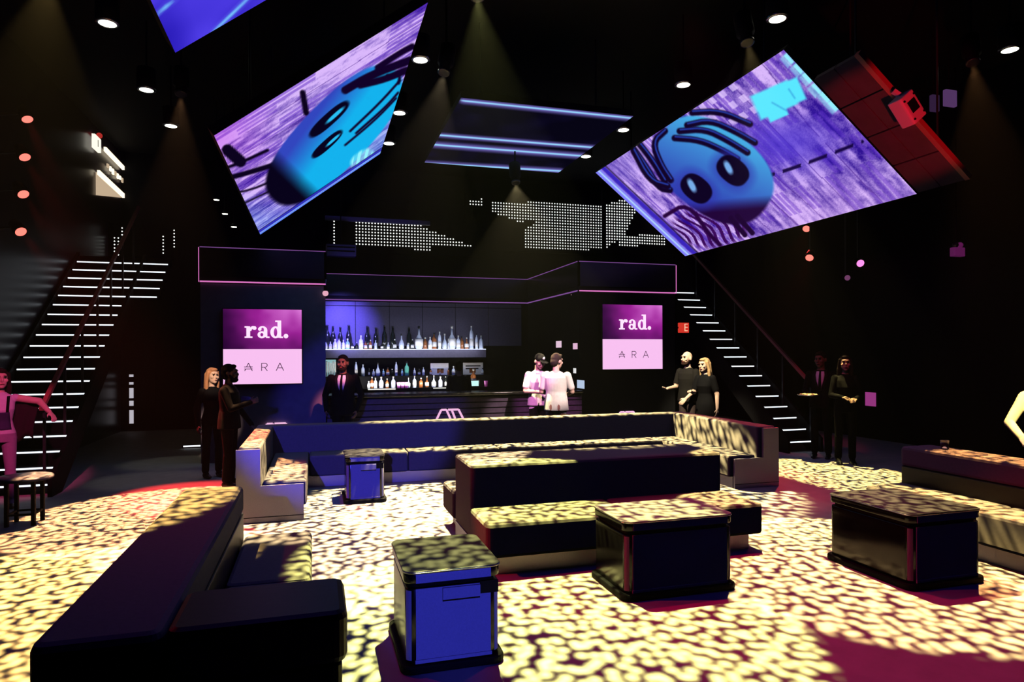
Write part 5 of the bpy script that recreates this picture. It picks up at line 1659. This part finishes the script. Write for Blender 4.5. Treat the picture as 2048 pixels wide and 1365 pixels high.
# serving staff in the dark on the right
person('waiter in dark jacket, white shirt and tie holding a tray, right side', floor_at(1642, 11.2), math.radians(-50), 1.78, 'm', {'skin': SK('dark'), 'top': BLK, 'bottom': BLK},
       {'r': ((-0.24, -0.06, 1.12), (-0.15, -0.3, 1.07), (0.2, 0, 1), 0.3), 'l': ((0.26, 0.02, 1.12), (0.25, -0.07, 0.86), (-1, 0, 0), 0.5)}, 'long', (-15, 4), 'short', (0.006, 0.005, 0.005), extra=suit, hem=0.84)
person('waitress in dark clothes with red lit face beside the waiter', floor_at(1690, 10.6), math.radians(-30), 1.72, 'f', {'skin': SK('mid'), 'top': BLK, 'bottom': BLK},
       {'r': ((-0.22, -0.05, 1.12), (-0.1, -0.22, 1.1), (0.3, 0, -1), 0.6), 'l': ((0.22, -0.05, 1.12), (0.1, -0.24, 1.08), (-0.3, 0, -1), 0.6)}, 'long', (-6, 0), 'long', (0.012, 0.008, 0.008))
r_ = ray(1617, 792)
p = CPOS + r_ * 10.95
t = thing('serving_tray', 'oval tray of bright canapes held by the waiter', 'tray', (p[0], p[1], p[2]))
MB().lathe([(0.001, 0.0), (0.15, 0.0), (0.175, 0.018), (0.17, 0.022), (0.148, 0.006), (0.001, 0.006)], n=24).build('tray_plate', 'steel', t, True)
for k in range(12):
    a_, rr = k * 2.4, 0.035 + 0.009 * k
    MB().ball((rr * math.cos(a_), rr * math.sin(a_), 0.02), 0.026, 0.022, 0.018, 8, 6).build('canape', flat('canape_food', (0.8, 0.6, 0.35)), t, True)
# person at the right edge
person('person in cream yellow shirt cut off by the right edge, arm bent', floor_at(2092, 6.6), math.radians(-75), 1.66, 'm', {'skin': SK('fair'), 'top': CL('shirt_yellow', (0.8, 0.68, 0.34)), 'bottom': BLK},
       {'r': ((-0.27, -0.16, 1.12), (-0.1, -0.33, 1.0), (0.5, 0, -0.5), 0.8), 'l': ((0.27, -0.03, 1.12), (0.12, -0.28, 1.02), (-0.5, 0, -0.5), 0.8)}, 'long', (0, 0), 'short', (0.03, 0.02, 0.015), hem=0.86, bulk=1.1)

# added key lights without fixtures, placed only to brighten the people
spot('key_men', (4.6, 6.4, 5.1), (3.8, 10.8, 1.25), 0.7, 2600, (1.0, 0.75, 0.7), 0.5, None, 0.05)
spot('key_pink_men', (1.6, 7.6, 4.6), (3.75, 11.0, 1.3), 0.6, 1300, (1.0, 0.3, 0.8), 0.5, None, 0.05)
spot('key_couple', (4.4, 8.6, 4.9), (6.6, 10.65, 1.4), 0.8, 3200, (1.0, 0.85, 0.55), 0.5, None, 0.05)
spot('key_fair_woman', (-1.2, 5.6, 4.4), (-1.47, 10.5, 1.48), 0.28, 2200, (1.0, 0.7, 0.5), 0.5, None, 0.05)
spot('key_suit', (1.5, 6.6, 4.7), (0.41, 11.05, 1.5), 0.26, 3500, (1.0, 0.25, 0.25), 1.0, None, 0.05)
spot('key_left_woman', (-1.5, 3.5, 4.2), (-3.5, 9.1, 1.1), 0.8, 1300, (1.0, 0.1, 0.35), 0.5, None, 0.05)
spot('key_staff', (6.2, 6.5, 4.2), (8.0, 9.3, 1.4), 0.9, 110, (1.0, 0.06, 0.15), 0.5, None, 0.05)
spot('key_right_edge', (5.2, 3.0, 4.6), (6.9, 4.6, 1.2), 0.7, 2500, (1.0, 0.85, 0.45), 0.4, None, 0.05)
